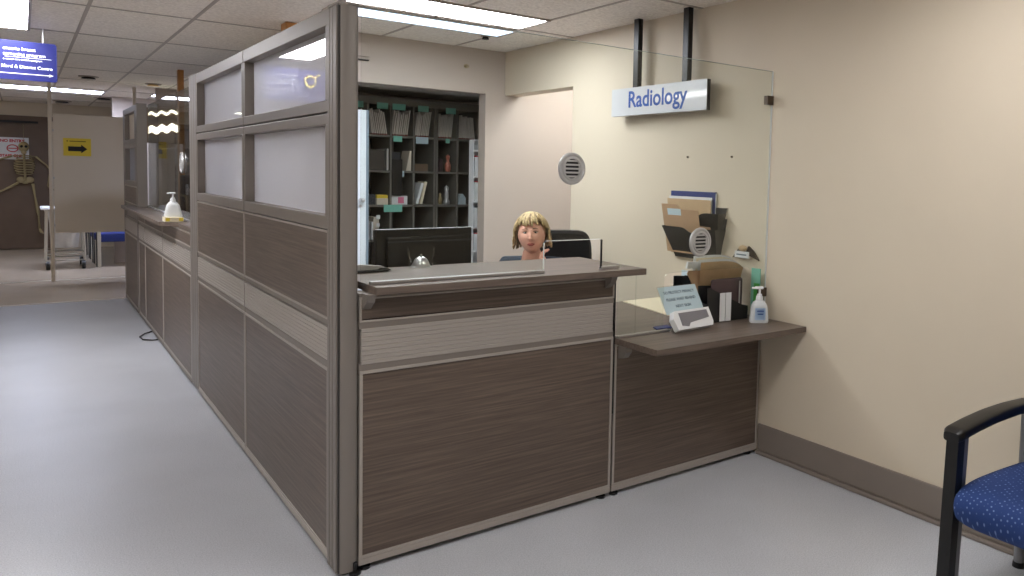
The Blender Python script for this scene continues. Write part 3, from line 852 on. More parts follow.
# stapler / hole punch on raised shelf beside the corner post
ZS = 1.0915
t = thing('stapler', (0.215, 0.34, ZS), 'silver and black stapler lying on the raised shelf beside the post', 'stapler', None, 0.1)
b = MB().box(-0.17, 0.10, -0.018, 0.018, 0, 0.010, 0.003); b.bm.transform(wmat(t)); b.build('base', M['black'], t)
b = MB().prism([(-0.17, 0.012), (0.03, 0.012), (0.09, 0.013), (0.075, 0.024), (-0.03, 0.036), (-0.17, 0.036)], -0.015, 0.015, 'y'); b.bm.transform(wmat(t)); b.build('handle', M['silver'], t)
b = MB().prism([(0.05, 0.004), (0.115, 0.004), (0.10, 0.014), (0.06, 0.018)], -0.016, 0.016, 'y'); b.bm.transform(wmat(t)); b.build('nose', M['black'], t)
b = MB().cyl((-0.06, -0.019, 0.024), (-0.06, 0.019, 0.024), 0.012, n=16); b.bm.transform(wmat(t)); b.build('hinge', M['chrome'], t, True)

# monitor (seen from behind)
mo = thing('monitor', (0.60, 0.62, 0.758), 'black computer monitor seen from behind on the desk', 'monitor', None, math.radians(4))
def lb(b, name, m, par=mo, smooth=False):
    b.bm.transform(wmat(mo)); return b.build(name, m, par, smooth)
lb(MB().box(-0.247, 0.247, -0.012, 0.02, 0.165, 0.492, 0.006), 'housing', M['black'])
lb(MB().box(-0.20, 0.20, -0.030, -0.012, 0.19, 0.455, 0.008), 'rear_cover', M['black'])
lb(MB().box(-0.20, 0.235, -0.0335, -0.029, 0.428, 0.436, 0.002), 'vent_ridge', M['binderdark'])
lb(MB().box(-0.235, 0.235, 0.020, 0.0215, 0.185, 0.475), 'screen', M['binderdark'])
lb(MB().box(-0.035, 0.035, -0.055, -0.035, 0.02, 0.33, 0.006), 'stand_neck', M['black'])
lb(MB().box(-0.12, 0.12, -0.11, 0.09, 0.0, 0.014, 0.006), 'stand_base', M['black'])
# silver hand bell in clear film on the back of the raised shelf
t = thing('desk_bell', (0.50, 0.43, ZS), 'small silver desk bell at the rear edge of the raised shelf', 'bell')
MB().lathe([(0.0, 0.046), (0.012, 0.045), (0.026, 0.036), (0.035, 0.020), (0.038, 0.010), (0.038, 0.008)], (0.50, 0.43, ZS), 28).build('bell_dome', M['chrome'], t, 'all')
MB().cyl((0.50, 0.43, ZS), (0.50, 0.43, ZS + 0.009), 0.046, 0.040, n=28).build('base', M['silver'], t, True)
MB().cyl((0.50, 0.43, ZS + 0.045), (0.50, 0.43, ZS + 0.056), 0.005, n=12).build('plunger', M['chrome'], t, True)
cb = MB()
rr = random.Random(3)
cb.grid(lambda u, v: Vector((0.50 + (0.050 + 0.012 * v) * math.cos(2 * PI * u) + 0.006 * math.sin(17 * u * 2 + v * 9), 0.43 + 0.030 * math.sin(2 * PI * u), ZS + 0.001 + (0.085 + 0.012 * math.sin(2 * PI * u * 5)) * v)), 40, 6, closed_u=True)
o = cb.build('plastic_wrap', M['acryl'], None, 'all'); tag(rebase(o, (0.50, 0.43, ZS)), 'crumpled clear plastic wrap around the desk bell', 'plastic wrap')

# ------------------------------------------------------------------ file room shelving
SY = 3.90
su = thing('shelving_unit', (1.80, 4.1, 0), 'tall grey cubbyhole shelving unit full of files behind the back wall opening', 'shelving')
ups = [1.07, 1.285, 1.493, 1.70, 1.915, 2.115, 2.14, 2.345, 2.56, 2.78]
zs_ = [0.29, 0.59, 0.897, 1.208, 1.516, 1.830]
b = MB()
for i, x in enumerate(ups): b.box(x - 0.009, x + 0.009, SY, 4.36, 0, 2.16)
b.build('upright', M['shelf'], su)
for z in zs_:
    MB().box(1.061, 2.789, SY, 4.36, z - 0.018, z).build('shelf_board', M['shelf'], su)
MB().box(1.061, 2.789, SY - 0.004, 4.36, 2.098, 2.165).build('header', M['shelf'], su)
MB().box(1.061, 2.789, 4.362, 4.37, 0, 2.165).build('back_panel', M['shelfback'], su)
def label_card(x, z, w, h, m, name='label_card'):
    MB().box(x - w / 2, x + w / 2, SY - 0.007, SY - 0.0045, z - h / 2, z + h / 2).build(name, m, su)
for x, w in ((1.40, 0.10), (1.62, 0.10), (1.77, 0.12), (2.00, 0.10), (2.27, 0.10)): label_card(x, 2.085, w, 0.055, M['mint'])
label_card(1.99, 1.798, 0.12, 0.062, M['bluepaper']); label_card(2.24, 1.805, 0.04, 0.04, M['mint']); label_card(1.76, 1.80, 0.08, 0.05, M['green_s'] if 'green_s' in M else M['mint'])
label_card(1.77, 1.488, 0.10, 0.055, M['bluepaper']); label_card(1.72, 1.177, 0.17, 0.065, M['mint'])
label_card(1.585, 1.10, 0.035, 0.035, M['paper']); label_card(1.585, 1.03, 0.03, 0.03, M['paper'])

grn = random.Random(11)
fp = thing('patient_file', (0, 0, 0), 'x', 'file', 'paper files in the top row of cubbyholes')
MB().box(-0.0045, 0.0045, 0, 0.24, 0.012, 0.225).build('pages', M['filepaper'] if 'filepaper' in M else mat('file_paper', (236, 230, 222), 0.8), fp)
MB().box(-0.0055, 0.0055, -0.002, 0.24, 0.0, 0.012).build('spine', mat('red_spine', (128, 62, 44), 0.7), fp)
cub_names = ['cubbyhole behind the white door edge', 'cubbyhole just right of the white door', 'second cubbyhole from the white door', 'third cubbyhole from the white door', 'cubbyhole right of the wide upright', 'cubbyhole nearest the right jamb']
cells = [(1.294, 1.484, 3, -8), (1.502, 1.690, 9, -14), (1.71, 1.905, 9, 12), (1.925, 2.105, 9, 12), (2.15, 2.335, 9, 10), (2.355, 2.55, 9, -9)]
ncopy = 0
for ci, (a, bq, n, tilt) in enumerate(cells):
    for k in range(n):
        o = fp if ncopy == 0 else copy_tree(fp)
        ncopy += 1
        tt = math.radians(tilt * 0.62 + grn.uniform(-0.4, 0.4))
        off = 0.23 * math.sin(abs(tt))
        lo, hi = a + 0.012 + (off if tt < 0 else 0), bq - 0.012 - (off if tt > 0 else 0)
        x = lo + (hi - lo) * k / (n - 1)
        o.location = (x, SY + 0.035 + grn.uniform(0, 0.02), 1.832)
        o.rotation_euler = (0, tt, 0)
        o.scale = (1.0, 1, grn.uniform(0.86, 1.05))
        o['label'] = 'thin buff file leaning in the ' + cub_names[ci]
        o['group'] = 'thin files in the ' + cub_names[ci]
# other contents
def item(mb, name, m, label, cat, base, smooth=False, group=None):
    o = mb.build(name, m, None, smooth); rebase(o, base); return tag(o, label, cat, group)
item(MB().box(1.505, 1.66, SY + 0.03, SY + 0.25, 1.517, 1.70, 0.004), 'file_box', M['smoke'], 'dark box in the second row right of the white door', 'box', (1.58, SY, 1.517))
item(MB().box(1.665, 1.683, SY + 0.01, SY + 0.25, 1.517, 1.71, 0.002), 'binder', M['silver'], 'pale binder standing at the right side of the dark box', 'binder', (1.674, SY, 1.517))
item(MB().box(1.715, 1.80, SY + 0.03, SY + 0.2, 1.517, 1.685, 0.004), 'picture_frame', M['binderdark'], 'blue-grey framed picture in the second row of cubbyholes', 'frame', (1.75, SY, 1.517))
item(MB().box(1.705, 1.80, SY - 0.02, SY - 0.01, 1.30, 1.62, 0.003), 'wall_phone', M['black'], 'black handset hanging on the shelving front', 'telephone', (1.75, SY, 1.30))
item(MB().prism([(1.85, 1.517), (1.895, 1.517), (1.90, 1.70), (1.885, 1.70)], SY + 0.02, SY + 0.2, 'y'), 'magazine_file', M['panelbeige'], 'tapering beige magazine file in the second row of cubbyholes', 'file holder', (1.87, SY, 1.517))
item(MB().box(1.935, 2.06, SY + 0.02, SY + 0.2, 1.517, 1.585, 0.003), 'card_box', M['doorbrown'], 'low brown box in the second row of cubbyholes', 'box', (2.0, SY, 1.517))
item(MB().lathe([(0.0, 0.0), (0.022, 0.0), (0.03, 0.03), (0.028, 0.07), (0.012, 0.10), (0.018, 0.13), (0.02, 0.15), (0.0, 0.165)], (2.275, SY + 0.06, 1.517), 20), 'figurine', M['vasered'], 'red and white figurine in the second row of cubbyholes', 'figurine', (2.275, SY + 0.06, 1.517), 'all')
item(MB().lathe([(0.0, 0.0), (0.02, 0.0), (0.024, 0.08), (0.02, 0.12), (0.0, 0.122)], (2.20, SY + 0.06, 1.517), 16), 'pen_cup', M['maroon'], 'dark cup beside the figurine in the cubbyholes', 'cup', (2.20, SY + 0.06, 1.517), 'all')
item(MB().box(1.51, 1.57, SY + 0.02, SY + 0.2, 1.209, 1.30, 0.003), 'storage_box', M['binderdark'], 'dark grey box in the third row of cubbyholes', 'box', (1.54, SY, 1.209))
t = thing('tissue_box', (1.63, SY + 0.08, 1.209), 'yellow and beige box in the third row of cubbyholes', 'box')
MB().box(1.58, 1.685, SY + 0.02, SY + 0.16, 1.209, 1.265, 0.003).build('box_body', M['panelbeige'], t); MB().box(1.582, 1.683, SY + 0.022, SY + 0.16, 1.266, 1.296, 0.003).build('box_lid', M['yellow'], t)
t = thing('glove_box', (1.79, SY + 0.08, 1.209), 'white box with a pink front in the third row of cubbyholes', 'box')
MB().box(1.715, 1.865, SY + 0.02, SY + 0.14, 1.209, 1.29, 0.003).build('box_body', M['paper'], t); MB().box(1.775, 1.83, SY + 0.0175, SY + 0.0195, 1.222, 1.278).build('printed_front', M['pink'], t)
for k, (x, tl_, h, m, lab) in enumerate(((1.955, 16, 0.20, 'paper', 'white booklet leaning in the third row of cubbyholes, leftmost of its pair'), (1.995, 13, 0.21, 'cream', 'cream booklet leaning in the third row of cubbyholes, right of the white one'))):
    b = MB().box(-0.012, 0.012, 0, 0.16, 0, h); b.bm.transform(Matrix.Translation((x, SY + 0.02, 1.2155)) @ Matrix.Rotation(math.radians(tl_), 4, 'Y'))
    item(b, 'booklet', M[m], lab, 'booklet', (x, SY + 0.02, 1.2105))
item(MB().lathe([(0, 0), (0.03, 0), (0.03, 0.03), (0.018, 0.05), (0.024, 0.09), (0.018, 0.12), (0.022, 0.16), (0, 0.18)], (2.265, SY + 0.06, 1.209), 16), 'trophy', M['greytrophy'] if 'greytrophy' in M else M['silver'], 'pale striped column ornament in the third row of cubbyholes', 'ornament', (2.265, SY + 0.06, 1.209), 'all')
item(MB().lathe([(0, 0), (0.015, 0), (0.018, 0.05), (0.01, 0.08), (0.012, 0.10), (0, 0.11)], (2.195, SY + 0.05, 1.209), 14), 'small_figurine', M['bone'], 'small pale figurine left of the striped ornament', 'figurine', (2.195, SY + 0.05, 1.209), 'all')
item(MB().prism([(2.37, 1.209), (2.45, 1.209), (2.45, 1.27), (2.42, 1.31), (2.40, 1.30)], SY + 0.03, SY + 0.12, 'y'), 'leaflet_holder', M['bluepaper'], 'pale blue leaflet holder near the right end of the third row', 'holder', (2.41, SY, 1.209))
for k, (x, h, w, m, lab) in enumerate(((1.50, 0.17, 0.014, 'silver', 'grey file at the left in the fourth row of cubbyholes'), (1.53, 0.16, 0.014, 'paper', 'white file second in the fourth row of cubbyholes'), (1.565, 0.20, 0.05, 'panelbeige', 'wide beige binder in the fourth row of cubbyholes'))):
    item(MB().box(x - w / 2 + 0.012, x + w / 2 + 0.012, SY + 0.02, SY + 0.22, 0.898, 0.898 + h, 0.002), 'binder', M[m], lab, 'binder', (x, SY + 0.1, 0.898))
item(MB().lathe([(0, 0), (0.05, 0), (0.06, 0.03), (0.04, 0.045), (0, 0.05)], (1.94, SY + 0.08, 0.9), 20), 'tape_roll', M['mint'], 'mint green roll in the fourth row of cubbyholes', 'roll', (1.94, SY + 0.08, 0.898), 'all')

# white slim literature rack beside the right jamb
lr = thing('literature_rack', (2.25, 3.32, 0), 'narrow white literature rack just inside the right side of the opening', 'rack')
b = MB()
b.box(2.165, 2.173, 3.22, 3.29, 0, 1.80); b.box(2.35, 2.358, 3.22, 3.29, 0, 1.80)
b.build('side_panel', M['white'], lr)
MB().box(2.165, 2.358, 3.291, 3.30, 0, 1.80).build('back_panel', M['white'], lr)
rz = [0.30, 0.56, 0.82, 1.03, 1.255, 1.47, 1.70]
for z in rz + [1.79]: MB().box(2.1735, 2.3495, 3.22, 3.29, z, z + 0.012).build('rack_shelf', M['white'], lr)
for z, h in zip(rz[2:-1], (0.15, 0.17, 0.165, 0.17)):
    t = thing('paper_stack', (2.26, 3.3, z + 0.013), 'white paper wad filling the rack slot at about %s height beside the jamb' % ({0.82: 'desk', 1.03: 'elbow', 1.255: 'chest', 1.47: 'head'}[z]), 'papers')
    MB().box(2.185, 2.34, 3.225, 3.28, z + 0.013, z + 0.013 + h, 0.003).build('paper_block', M['paper'], t)
    MB().box(2.19, 2.335, 3.2235, 3.275, z + 0.014 + h, z + 0.022 + h).build('cover_sheet', M['red'] if z != 1.03 else M['ink'], t)

# white door leaf standing in the opening
d = struct(MB().box(0.80, 1.178, 3.05, 3.088, 0.01, 1.972, 0.003), 'door_1', M['doorwhite'])
MB().box(1.1785, 1.2, 3.055, 3.088, 0.01, 1.972).build('door_edge', mat('blue_grey_edge', (120, 136, 150), 0.5), d)
MB().cyl((1.135, 3.05, 1.285), (1.135, 3.035, 1.285), 0.016, n=20).cyl((1.135, 3.035, 1.285), (1.135, 3.01, 1.285), 0.007, n=12).sph((1.135, 3.0, 1.285), 0.017, n=14).cyl((1.135, 3.05, 1.24), (1.135, 3.043, 1.24), 0.011, n=14).build('door_handle', M['chrome'], d, True)

# small items on back wall and ceiling
t = thing('control_box', (1.10, YB, 2.40), 'small cream control box high on the office back wall', 'control box')
MB().box(1.03, 1.152, YB - 0.02, YB - 0.001, 2.355, 2.455, 0.004).build('box_cover', M['wallb'], t); MB().box(1.03, 1.145, YB - 0.024, YB - 0.001, 2.325, 2.333).build('lower_slot', M['dark'], t)
t = thing('wall_hook', (1.937, YB, 2.372), 'tiny pale ring hook high on the office back wall', 'hook')
MB().cyl((1.937, YB - 0.001, 2.372), (1.937, YB - 0.012, 2.372), 0.008, n=12).build('hook_base', M['bone'], t, True)
MB().tube([(1.937 + 0.02 * math.cos(a), YB - 0.014, 2.372 + 0.012 * math.sin(a)) for a in [2 * PI * k / 16 for k in range(16)]], 0.003, 6, True).build('hook_ring', M['bone'], t, 'all')
def detector(x, y, name, label, r=0.05, m='dark'):
    t = thing(name, (x, y, CEIL - 0.002), label, 'ceiling fitting')
    MB().cyl((x, y, CEIL - 0.012), (x, y, CEIL - 0.001), r, n=20).build('base_ring', M['tbar'], t, True)
    MB().cyl((x, y, CEIL - 0.03), (x, y, CEIL - 0.012), r * 0.75, r * 0.55, n=20).build('sensor_head', M[m], t, True)
detector(1.80, 2.33, 'sprinkler_head', 'small dark sprinkler head in the ceiling beside the office lights', 0.035)
detector(-0.26, 8.2, 'ceiling_detector', 'dark detector on the hall ceiling right of the blue sign', 0.10)
detector(0.12, 11.6, 'ceiling_detector', 'dark detector on the hall ceiling above the beige hanging panel', 0.13)
detector(-0.35, 13.0, 'ceiling_detector', 'dark detector on the hall ceiling furthest away', 0.13)
detector(0.42, 8.5, 'smoke_alarm', 'amber smoke alarm on the ceiling beyond the far counter glass', 0.09, 'amber')

# ------------------------------------------------------------------ waiting chair
wc = thing('waiting_chair', (2.0, -1.73, 0), 'black-framed waiting chair with blue dotted seat against the right wall', 'chair')
ya, yb_ = -1.505, -1.435            # far arm
def seat_fn(u, v):
    # u across (y), v profile loop front/back (x,z)
    y = -2.0 + 0.522 * u
    prof = [(1.665, 0.325), (1.615, 0.350), (1.598, 0.400), (1.603, 0.445), (1.645, 0.476), (1.76, 0.488), (1.95, 0.478), (2.12, 0.468), (2.185, 0.455), (2.19, 0.42), (2.17, 0.365), (1.95, 0.330), (1.80, 0.328)]
    k = v * len(prof); i = int(k) % len(prof)
    x, z = prof[i]
    e = abs(2 * u - 1) ** 8
    x = x + (1.95 - x) * 0.05 * e; z = z + (0.41 - z) * 0.30 * e
    return Vector((x, y, z))
b = MB()
prof_n = 13
rings = []
for i in range(17):
    u = i / 16
    rings.append([b.bm.verts.new(seat_fn(u, k / prof_n + 1e-6)) for k in range(prof_n)])
for A, B in zip(rings[:-1], rings[1:]):
    for k in range(prof_n): b.bm.faces.new((A[k], A[(k + 1) % prof_n], B[(k + 1) % prof_n], B[k]))
b.bm.faces.new(rings[0]); b.bm.faces.new(list(reversed(rings[-1])))
o = b.build('seat', M['bluefab'], wc, 'all')
o.modifiers.new('sub', 'SUBSURF').levels = 1; o.modifiers['sub'].render_levels = 2
b = MB()
for i in range(13):
    pass
b.box(2.13, 2.20, -1.98, -1.50, 0.50, 0.84, 0.03, seg=4); b.build('backrest', M['bluefab'], wc, 'all')
for yc in (-1.47, -2.02):
    arm = MB()
    pts = [(1.628, 0.652), (1.66, 0.662), (1.76, 0.672), (1.90, 0.680), (2.05, 0.680), (2.21, 0.672)]
    def af(u, v, yc=yc):
        k = v * (len(pts) - 1); i = min(int(k), len(pts) - 2); f = k - i
        x = pts[i][0] * (1 - f) + pts[i + 1][0] * f; z = pts[i][1] * (1 - f) + pts[i + 1][1] * f
        a = 2 * PI * u
        w = 0.038 * (0.75 + 0.25 * min(1, v * 8)); h = 0.021 * (0.8 + 0.2 * min(1, v * 6))
        ex = 0.55
        return Vector((x, yc + w * math.copysign(abs(math.cos(a)) ** ex, math.cos(a)), z - 0.012 + h * math.copysign(abs(math.sin(a)) ** ex, math.sin(a))))
    arm.grid(af, 20, 24, closed_u=True)
    for vv in (0, 1): arm.bm.faces.new([arm.bm.verts.new(af(k / 20, vv)) for k in range(20)])
    arm.build('armrest', M['black'], wc, 'all')
    MB().prism([(1.640, 0.65), (1.685, 0.65), (1.655, 0.012), (1.610, 0.012)], yc - 0.022, yc + 0.022, 'y').build('front_leg', M['black'], wc)
    MB().prism([(1.6855, 0.65), (1.715, 0.65), (1.685, 0.012), (1.6555, 0.012)], yc - 0.020, yc + 0.020, 'y').build('leg_strip', M['chairgrey'], wc)
    MB().cyl((2.205, yc, 0.02), (2.20, yc, 0.655), 0.019, n=16).build('rear_leg', M['chairgrey'], wc, True)
    MB().cyl((2.205, yc, 0.0), (2.205, yc, 0.022), 0.023, 0.021, n=16).build('leg_glide', M['black'], wc, True)
    MB().cyl((2.19, yc + (0.035 if yc < -1.8 else -0.035), 0.40), (2.205, yc + (0.035 if yc < -1.8 else -0.035), 0.80), 0.012, n=12).build('back_support', M['chairgrey'], wc, True)
MB().box(1.80, 2.19, -1.985, -1.50, 0.300, 0.322, 0.004).build('seat_frame', M['chairgrey'], wc)

# ------------------------------------------------------------------ far counter (along the hall)
fc_posts = [3.115, 4.46, 5.62, 6.12]
for i, (a, c_, lab) in enumerate(((3.115, 4.455, 'far hall counter panel next to the tall partition'), (4.465, 5.60, 'far hall counter panel, second from the tall partition'), (5.61, 6.10, 'narrow far hall counter panel, third from the tall partition'))):
    t = thing('reception_counter', (0.04, (a + c_) / 2, 0), lab, 'counter', 'panels of the far hall counter')
    c = MB(); c.box(0.021, 0.08, a + 0.003, c_ - 0.003, 0.045, 1.06); c.box(0.0, 0.08, a + 0.003, c_ - 0.003, 0.022, 0.045)
    c.box(0.003, 0.03, a + 0.003, c_ - 0.003, 0.755, 0.79); c.box(0.003, 0.03, a + 0.003, c_ - 0.003, 0.93, 0.955)
    c.build('frame', M['frame'], t)
    trimmed_panel(t, 'lower_panel', 'y', a + 0.004, c_ - 0.004, 0.047, 0.765, 0.0, 0.014)
    ribs_y(MB(), 0.0, a + 0.01, c_ - 0.01, 0.792, 0.925).build('slat_strip', M['slat'], t)
    trimmed_panel(t, 'upper_panel', 'y', a + 0.004, c_ - 0.004, 0.955, 1.055, 0.0, 0.010)
    foot(t, 0.04, a + 0.05); foot(t, 0.04, c_ - 0.05)
t = thing('transaction_shelf', (0.1, 4.9, 1.062), 'raised laminate shelf running along the far hall counter', 'counter top')
b = MB().prism([(-0.10, 3.82), (0.06, 3.64), (0.30, 3.64), (0.30, 6.6), (-0.10, 6.6)], 1.062, 1.091, 'z')
b = MB().prism([(-0.10, 3.70), (-0.07, 3.62), (-0.002, 3.60), (-0.002, 3.115), (0.30, 3.115), (0.30, 6.10), (-0.004, 6.10), (-0.004, 6.75), (-0.10, 6.75)], 1.062, 1.091, 'z') if False else b
b.build('shelf_board', M['woodtop_y'], t)
MB().box(0.001, 0.30, 3.115, 3.638, 1.062, 1.091).build('shelf_end', M['woodtop_y'], t)
def far_module(y0, y1, label):
    t = thing('partition_screen', (0.04, (y0 + y1) / 2, 0), label, 'partition', 'far tall partition panels')
    c = MB(); c.box(0.021, 0.08, y0 + 0.004, y1 - 0.004, 0.045, 1.29); c.box(0.0, 0.08, y0 + 0.002, y1 - 0.002, 0.022, 0.045); c.box(0.004, 0.03, y0, y1, 0.755, 0.79); c.box(0.004, 0.03, y0, y1, 0.926, 0.95)
    c.build('frame', M['frame'], t)
    trimmed_panel(t, 'lower_panel', 'y', y0 + 0.004, y1 - 0.004, 0.047, 0.765, 0.0, 0.014)
    ribs_y(MB(), 0.0, y0 + 0.008, y1 - 0.008, 0.792, 0.922).build('slat_strip', M['slat'], t)
    trimmed_panel(t, 'upper_panel', 'y', y0 + 0.004, y1 - 0.004, 1.10, 1.287, 0.0, 0.010)
    for za, zb, oz0, oz1 in ((1.29, 1.724, 1.342, 1.682), (1.727, ZP, 1.772, 2.045)):
        w = MB(); a, b_ = y0 + 0.003, y1 - 0.003; ya, yb = y0 + 0.12, y1 - 0.12
        w.box(0.0, 0.08, a, b_, za, oz0, 0.003); w.box(0.0, 0.08, a, b_, oz1, zb, 0.003); w.box(0.0, 0.08, a, ya, oz0, oz1); w.box(0.0, 0.08, yb, b_, oz0, oz1)
        wf = w.build('window_frame', M['frame'], t)
        MB().box(0.044, 0.050, ya - 0.005, yb + 0.005, oz0 - 0.005, oz1 + 0.005).build('frosted_pane', M['frost'] if za < 1.5 else M['panelbeige'], wf)
    foot(t, 0.04, y0 + 0.05); foot(t, 0.04, y1 - 0.05)
post_grooved(0.0, 0.085, 6.11, 6.20, ZP, 'partition_post', 'grooved partition post at the far end of the hall counter')
far_module(6.205, 7.35, 'tall partition panel at the far end of the hall counter')
MB_end = MB().box(0.0, 0.085, 7.353, 7.41, 0.02, ZP, 0.004)
o = MB_end.build('end_post', M['frame']); tag(rebase(o, (0.04, 7.38, 0)), 'plain end post closing the far partition run', 'post')
# far glass
fg = thing('glass_screen', (0.095, 4.6, 1.091), 'clear glass screen with one speaking grille on the far hall counter', 'glass screen')
MB().box(0.091, 0.099, 3.115, 6.105, 1.094, 2.10).build('glass_pane', M['glass'], fg)
MB().box(0.088, 0.102, 3.112, 3.1149, 1.092, 2.10).build('polished_edge', M['glassedge'], fg)
MB().box(0.085, 0.105, 3.12, 6.10, 1.0915, 1.1035).build('glazing_channel', M['chrome'], fg)
grille(4.02, 1.535, 0.082, fg, 0.088, 'x')
# white pump bottle on a yellow-labelled tray
t = thing('tray', (0.0, 3.865, 1.091), 'beige tray with yellow labels under the white pump bottle', 'tray')
b = MB(); b.box(-0.062, 0.062, 3.80, 3.93, 1.0912, 1.125, 0.003); b.build('tray_body', M['cream'], t)
for x0, x1 in ((-0.058, -0.03), (0.03, 0.058)): MB().box(x0, x1, 3.7985, 3.7995, 1.096, 1.120).build('yellow_label', M['yellow'], t)
sanitizer(0.0, 3.865, 1.1255, 'sanitizer_bottle', 'broad white pump bottle standing on the tray of the far hall counter', 0.98, False, -0.1, 1.6)
# black cable loop at the foot of the far counter
o = MB().tube([(-0.0, 5.2, 0.012), (-0.06, 5.15, 0.008), (-0.11, 5.02, 0.008), (-0.10, 4.88, 0.008), (-0.04, 4.82, 0.008), (0.0, 4.80, 0.012)], 0.006, 8).build('cable_loop', M['black'], None, 'all'); tag(rebase(o, (-0.05, 5.0, 0)), 'black cable loop on the floor at the foot of the far counter', 'cable')

# ------------------------------------------------------------------ far office seen through the far glass
t = thing('storage_cabinet', (0.95, 8.2, 0), 'grey storage cabinet in the far office behind the glass', 'cabinet')
MB().box(0.50, 1.4, 8.0, 8.5, 0, 1.72, 0.005).build('cabinet_body', M['frame'], t)
for x0, x1 in ((0.51, 0.94), (0.95, 1.39)):
    dd = MB().box(x0, x1, 7.985, 7.999, 0.05, 1.70, 0.003).build('cabinet_door', M['post'], t)
    MB().box((x1 - 0.04) if x0 < 0.9 else (x0 + 0.02), (x1 - 0.02) if x0 < 0.9 else (x0 + 0.04), 7.965, 7.984, 0.9, 1.05, 0.003).build('door_handle', M['chrome'], dd)
t = thing('reflection_cabinet', (0.6, 9.0, 1.95), 'brown wall unit in the far office with two glowing wavy strips standing in for reflected lights', 'wall unit')
MB().box(0.40, 0.80, 9.0, 9.12, 1.80, 2.26, 0.004).build('casing', M['doorbrown'], t)
for zc in (2.165, 1.985):
    top = [(0.42 + 0.35 * k / 24, zc + 0.02 + 0.018 * math.sin(k / 24 * 6 * PI) + 0.06 * (k / 24)) for k in range(25)]
    bot = [(x, z - (0.035 if zc > 2.1 else 0.09)) for x, z in reversed(top)]
    MB().prism(top + bot, 8.985, 8.998, 'y').build('reflection_strip', M['warmglow'], t)  # emissive shapes imitating wavy reflections of fluorescent lights, not lamps
struct(MB().box(0.52, 0.95, 9.125, 9.2, 0, CEIL), 'wall_far_office', M['wallb'])
struct(MB().box(0.2, 3.9, 11.2, 11.3, 0, CEIL), 'wall_far_office.001', M['wallb'])
for x, y, z0, z1, m, lab in ((0.32, 5.2, 0.74, 1.30, 'maroon', 'dark maroon equipment box on the desk behind the far glass'), (0.345, 5.7, 0.74, 1.42, 'binderdark', 'dark grey equipment box on the desk behind the far glass')):
    o = MB().box(x, x + 0.28, y, y + 0.3, z0 + 0.002, z1, 0.02).build('equipment_box', M[m]); tag(rebase(o, (x + 0.14, y + 0.15, z0 + 0.002)), lab, 'equipment')
t = thing('office_desk', (0.47, 5.2, 0), 'far office desk behind the hall counter glass', 'desk')
MB().box(0.305, 0.64, 3.9, 6.5, 0.70, 0.74, 0.003).build('desk_top', M['woodtop_y'], t)
for y in (4.5, 5.2, 6.45): MB().box(0.32, 0.62, y, y + 0.03, 0, 0.70).build('side_panel', M['wood'], t)

# ------------------------------------------------------------------ blue hanging sign
SYB = 4.5
bs = thing('hanging_sign', (-1.2, SYB, 2.12), 'dark blue screening program direction sign hanging in the hall', 'sign')
sb = MB()
x0, x1, z0, z1 = -1.78, -0.667, 2.117, 2.405
r_ = 0.02
poly = [(x0 + r_, z0)] + arc(x1 - r_, z0 + r_, r_, -PI / 2, 0, 4) + arc(x1 - r_, z1 - r_, r_, 0, PI / 2, 4) + [(x0 + r_, z1)] + arc(x0 + r_, z1 - r_, r_, PI / 2, PI, 4) + arc(x0 + r_, z0 + r_, r_, PI, 1.5 * PI, 4)
sb.prism(poly[:-1], SYB, SYB + 0.012, 'y').build('sign_board', M['signblue'], bs)
def bst(body, size, x, z, align='LEFT', bold=0.0):
    return text('lettering', body, size, (x, SYB - 0.001, z), (1, 0, 0), (0, 0, 1), M['whitetext'], bs, align, bold=bold)
bst('ontario breast', 0.033, -0.985, 2.335)
bst('screening program', 0.033, -0.985, 2.296)
bst('a cancer care ontario program', 0.0185, -0.985, 2.262)
bst('llford & District Centre', 0.0315, -0.695, 2.205, 'RIGHT')
MB().box(-1.70, -0.70, SYB - 0.0015, SYB - 0.0003, 2.1625, 2.1665).prism([(-0.715, 2.155), (-0.69, 2.1645), (-0.715, 2.174)], SYB - 0.0015, SYB - 0.0003, 'y').build('arrow', M['whitetext'], bs)
MB().box(-0.975, -0.70, SYB - 0.0015, SYB - 0.0003, 2.2835, 2.2855).build('rule_line', M['whitetext'], bs)
ringpts = [(-1.09 + (0.045 + 0.004 * math.sin(3 * a)) * math.cos(a), SYB - 0.003, 2.30 + 0.048 * math.sin(a)) for a in [2 * PI * k / 24 for k in range(24)]]
MB().tube(ringpts, 0.008, 6, True).build('logo_ring', M['goldring'], bs, 'all')
MB().tube([(-1.13, SYB - 0.003, 2.335), (-1.15, SYB - 0.003, 2.36), (-1.175, SYB - 0.003, 2.365)], 0.005, 6).build('logo_leaf', M['goldring'], bs)
for x in (-0.75, -1.7):
    MB().tube([(x, SYB + 0.006, 2.40), (x + 0.005, SYB + 0.1, CEIL - 0.001)], 0.003, 6).build('hanging_wire', M['white'], bs)

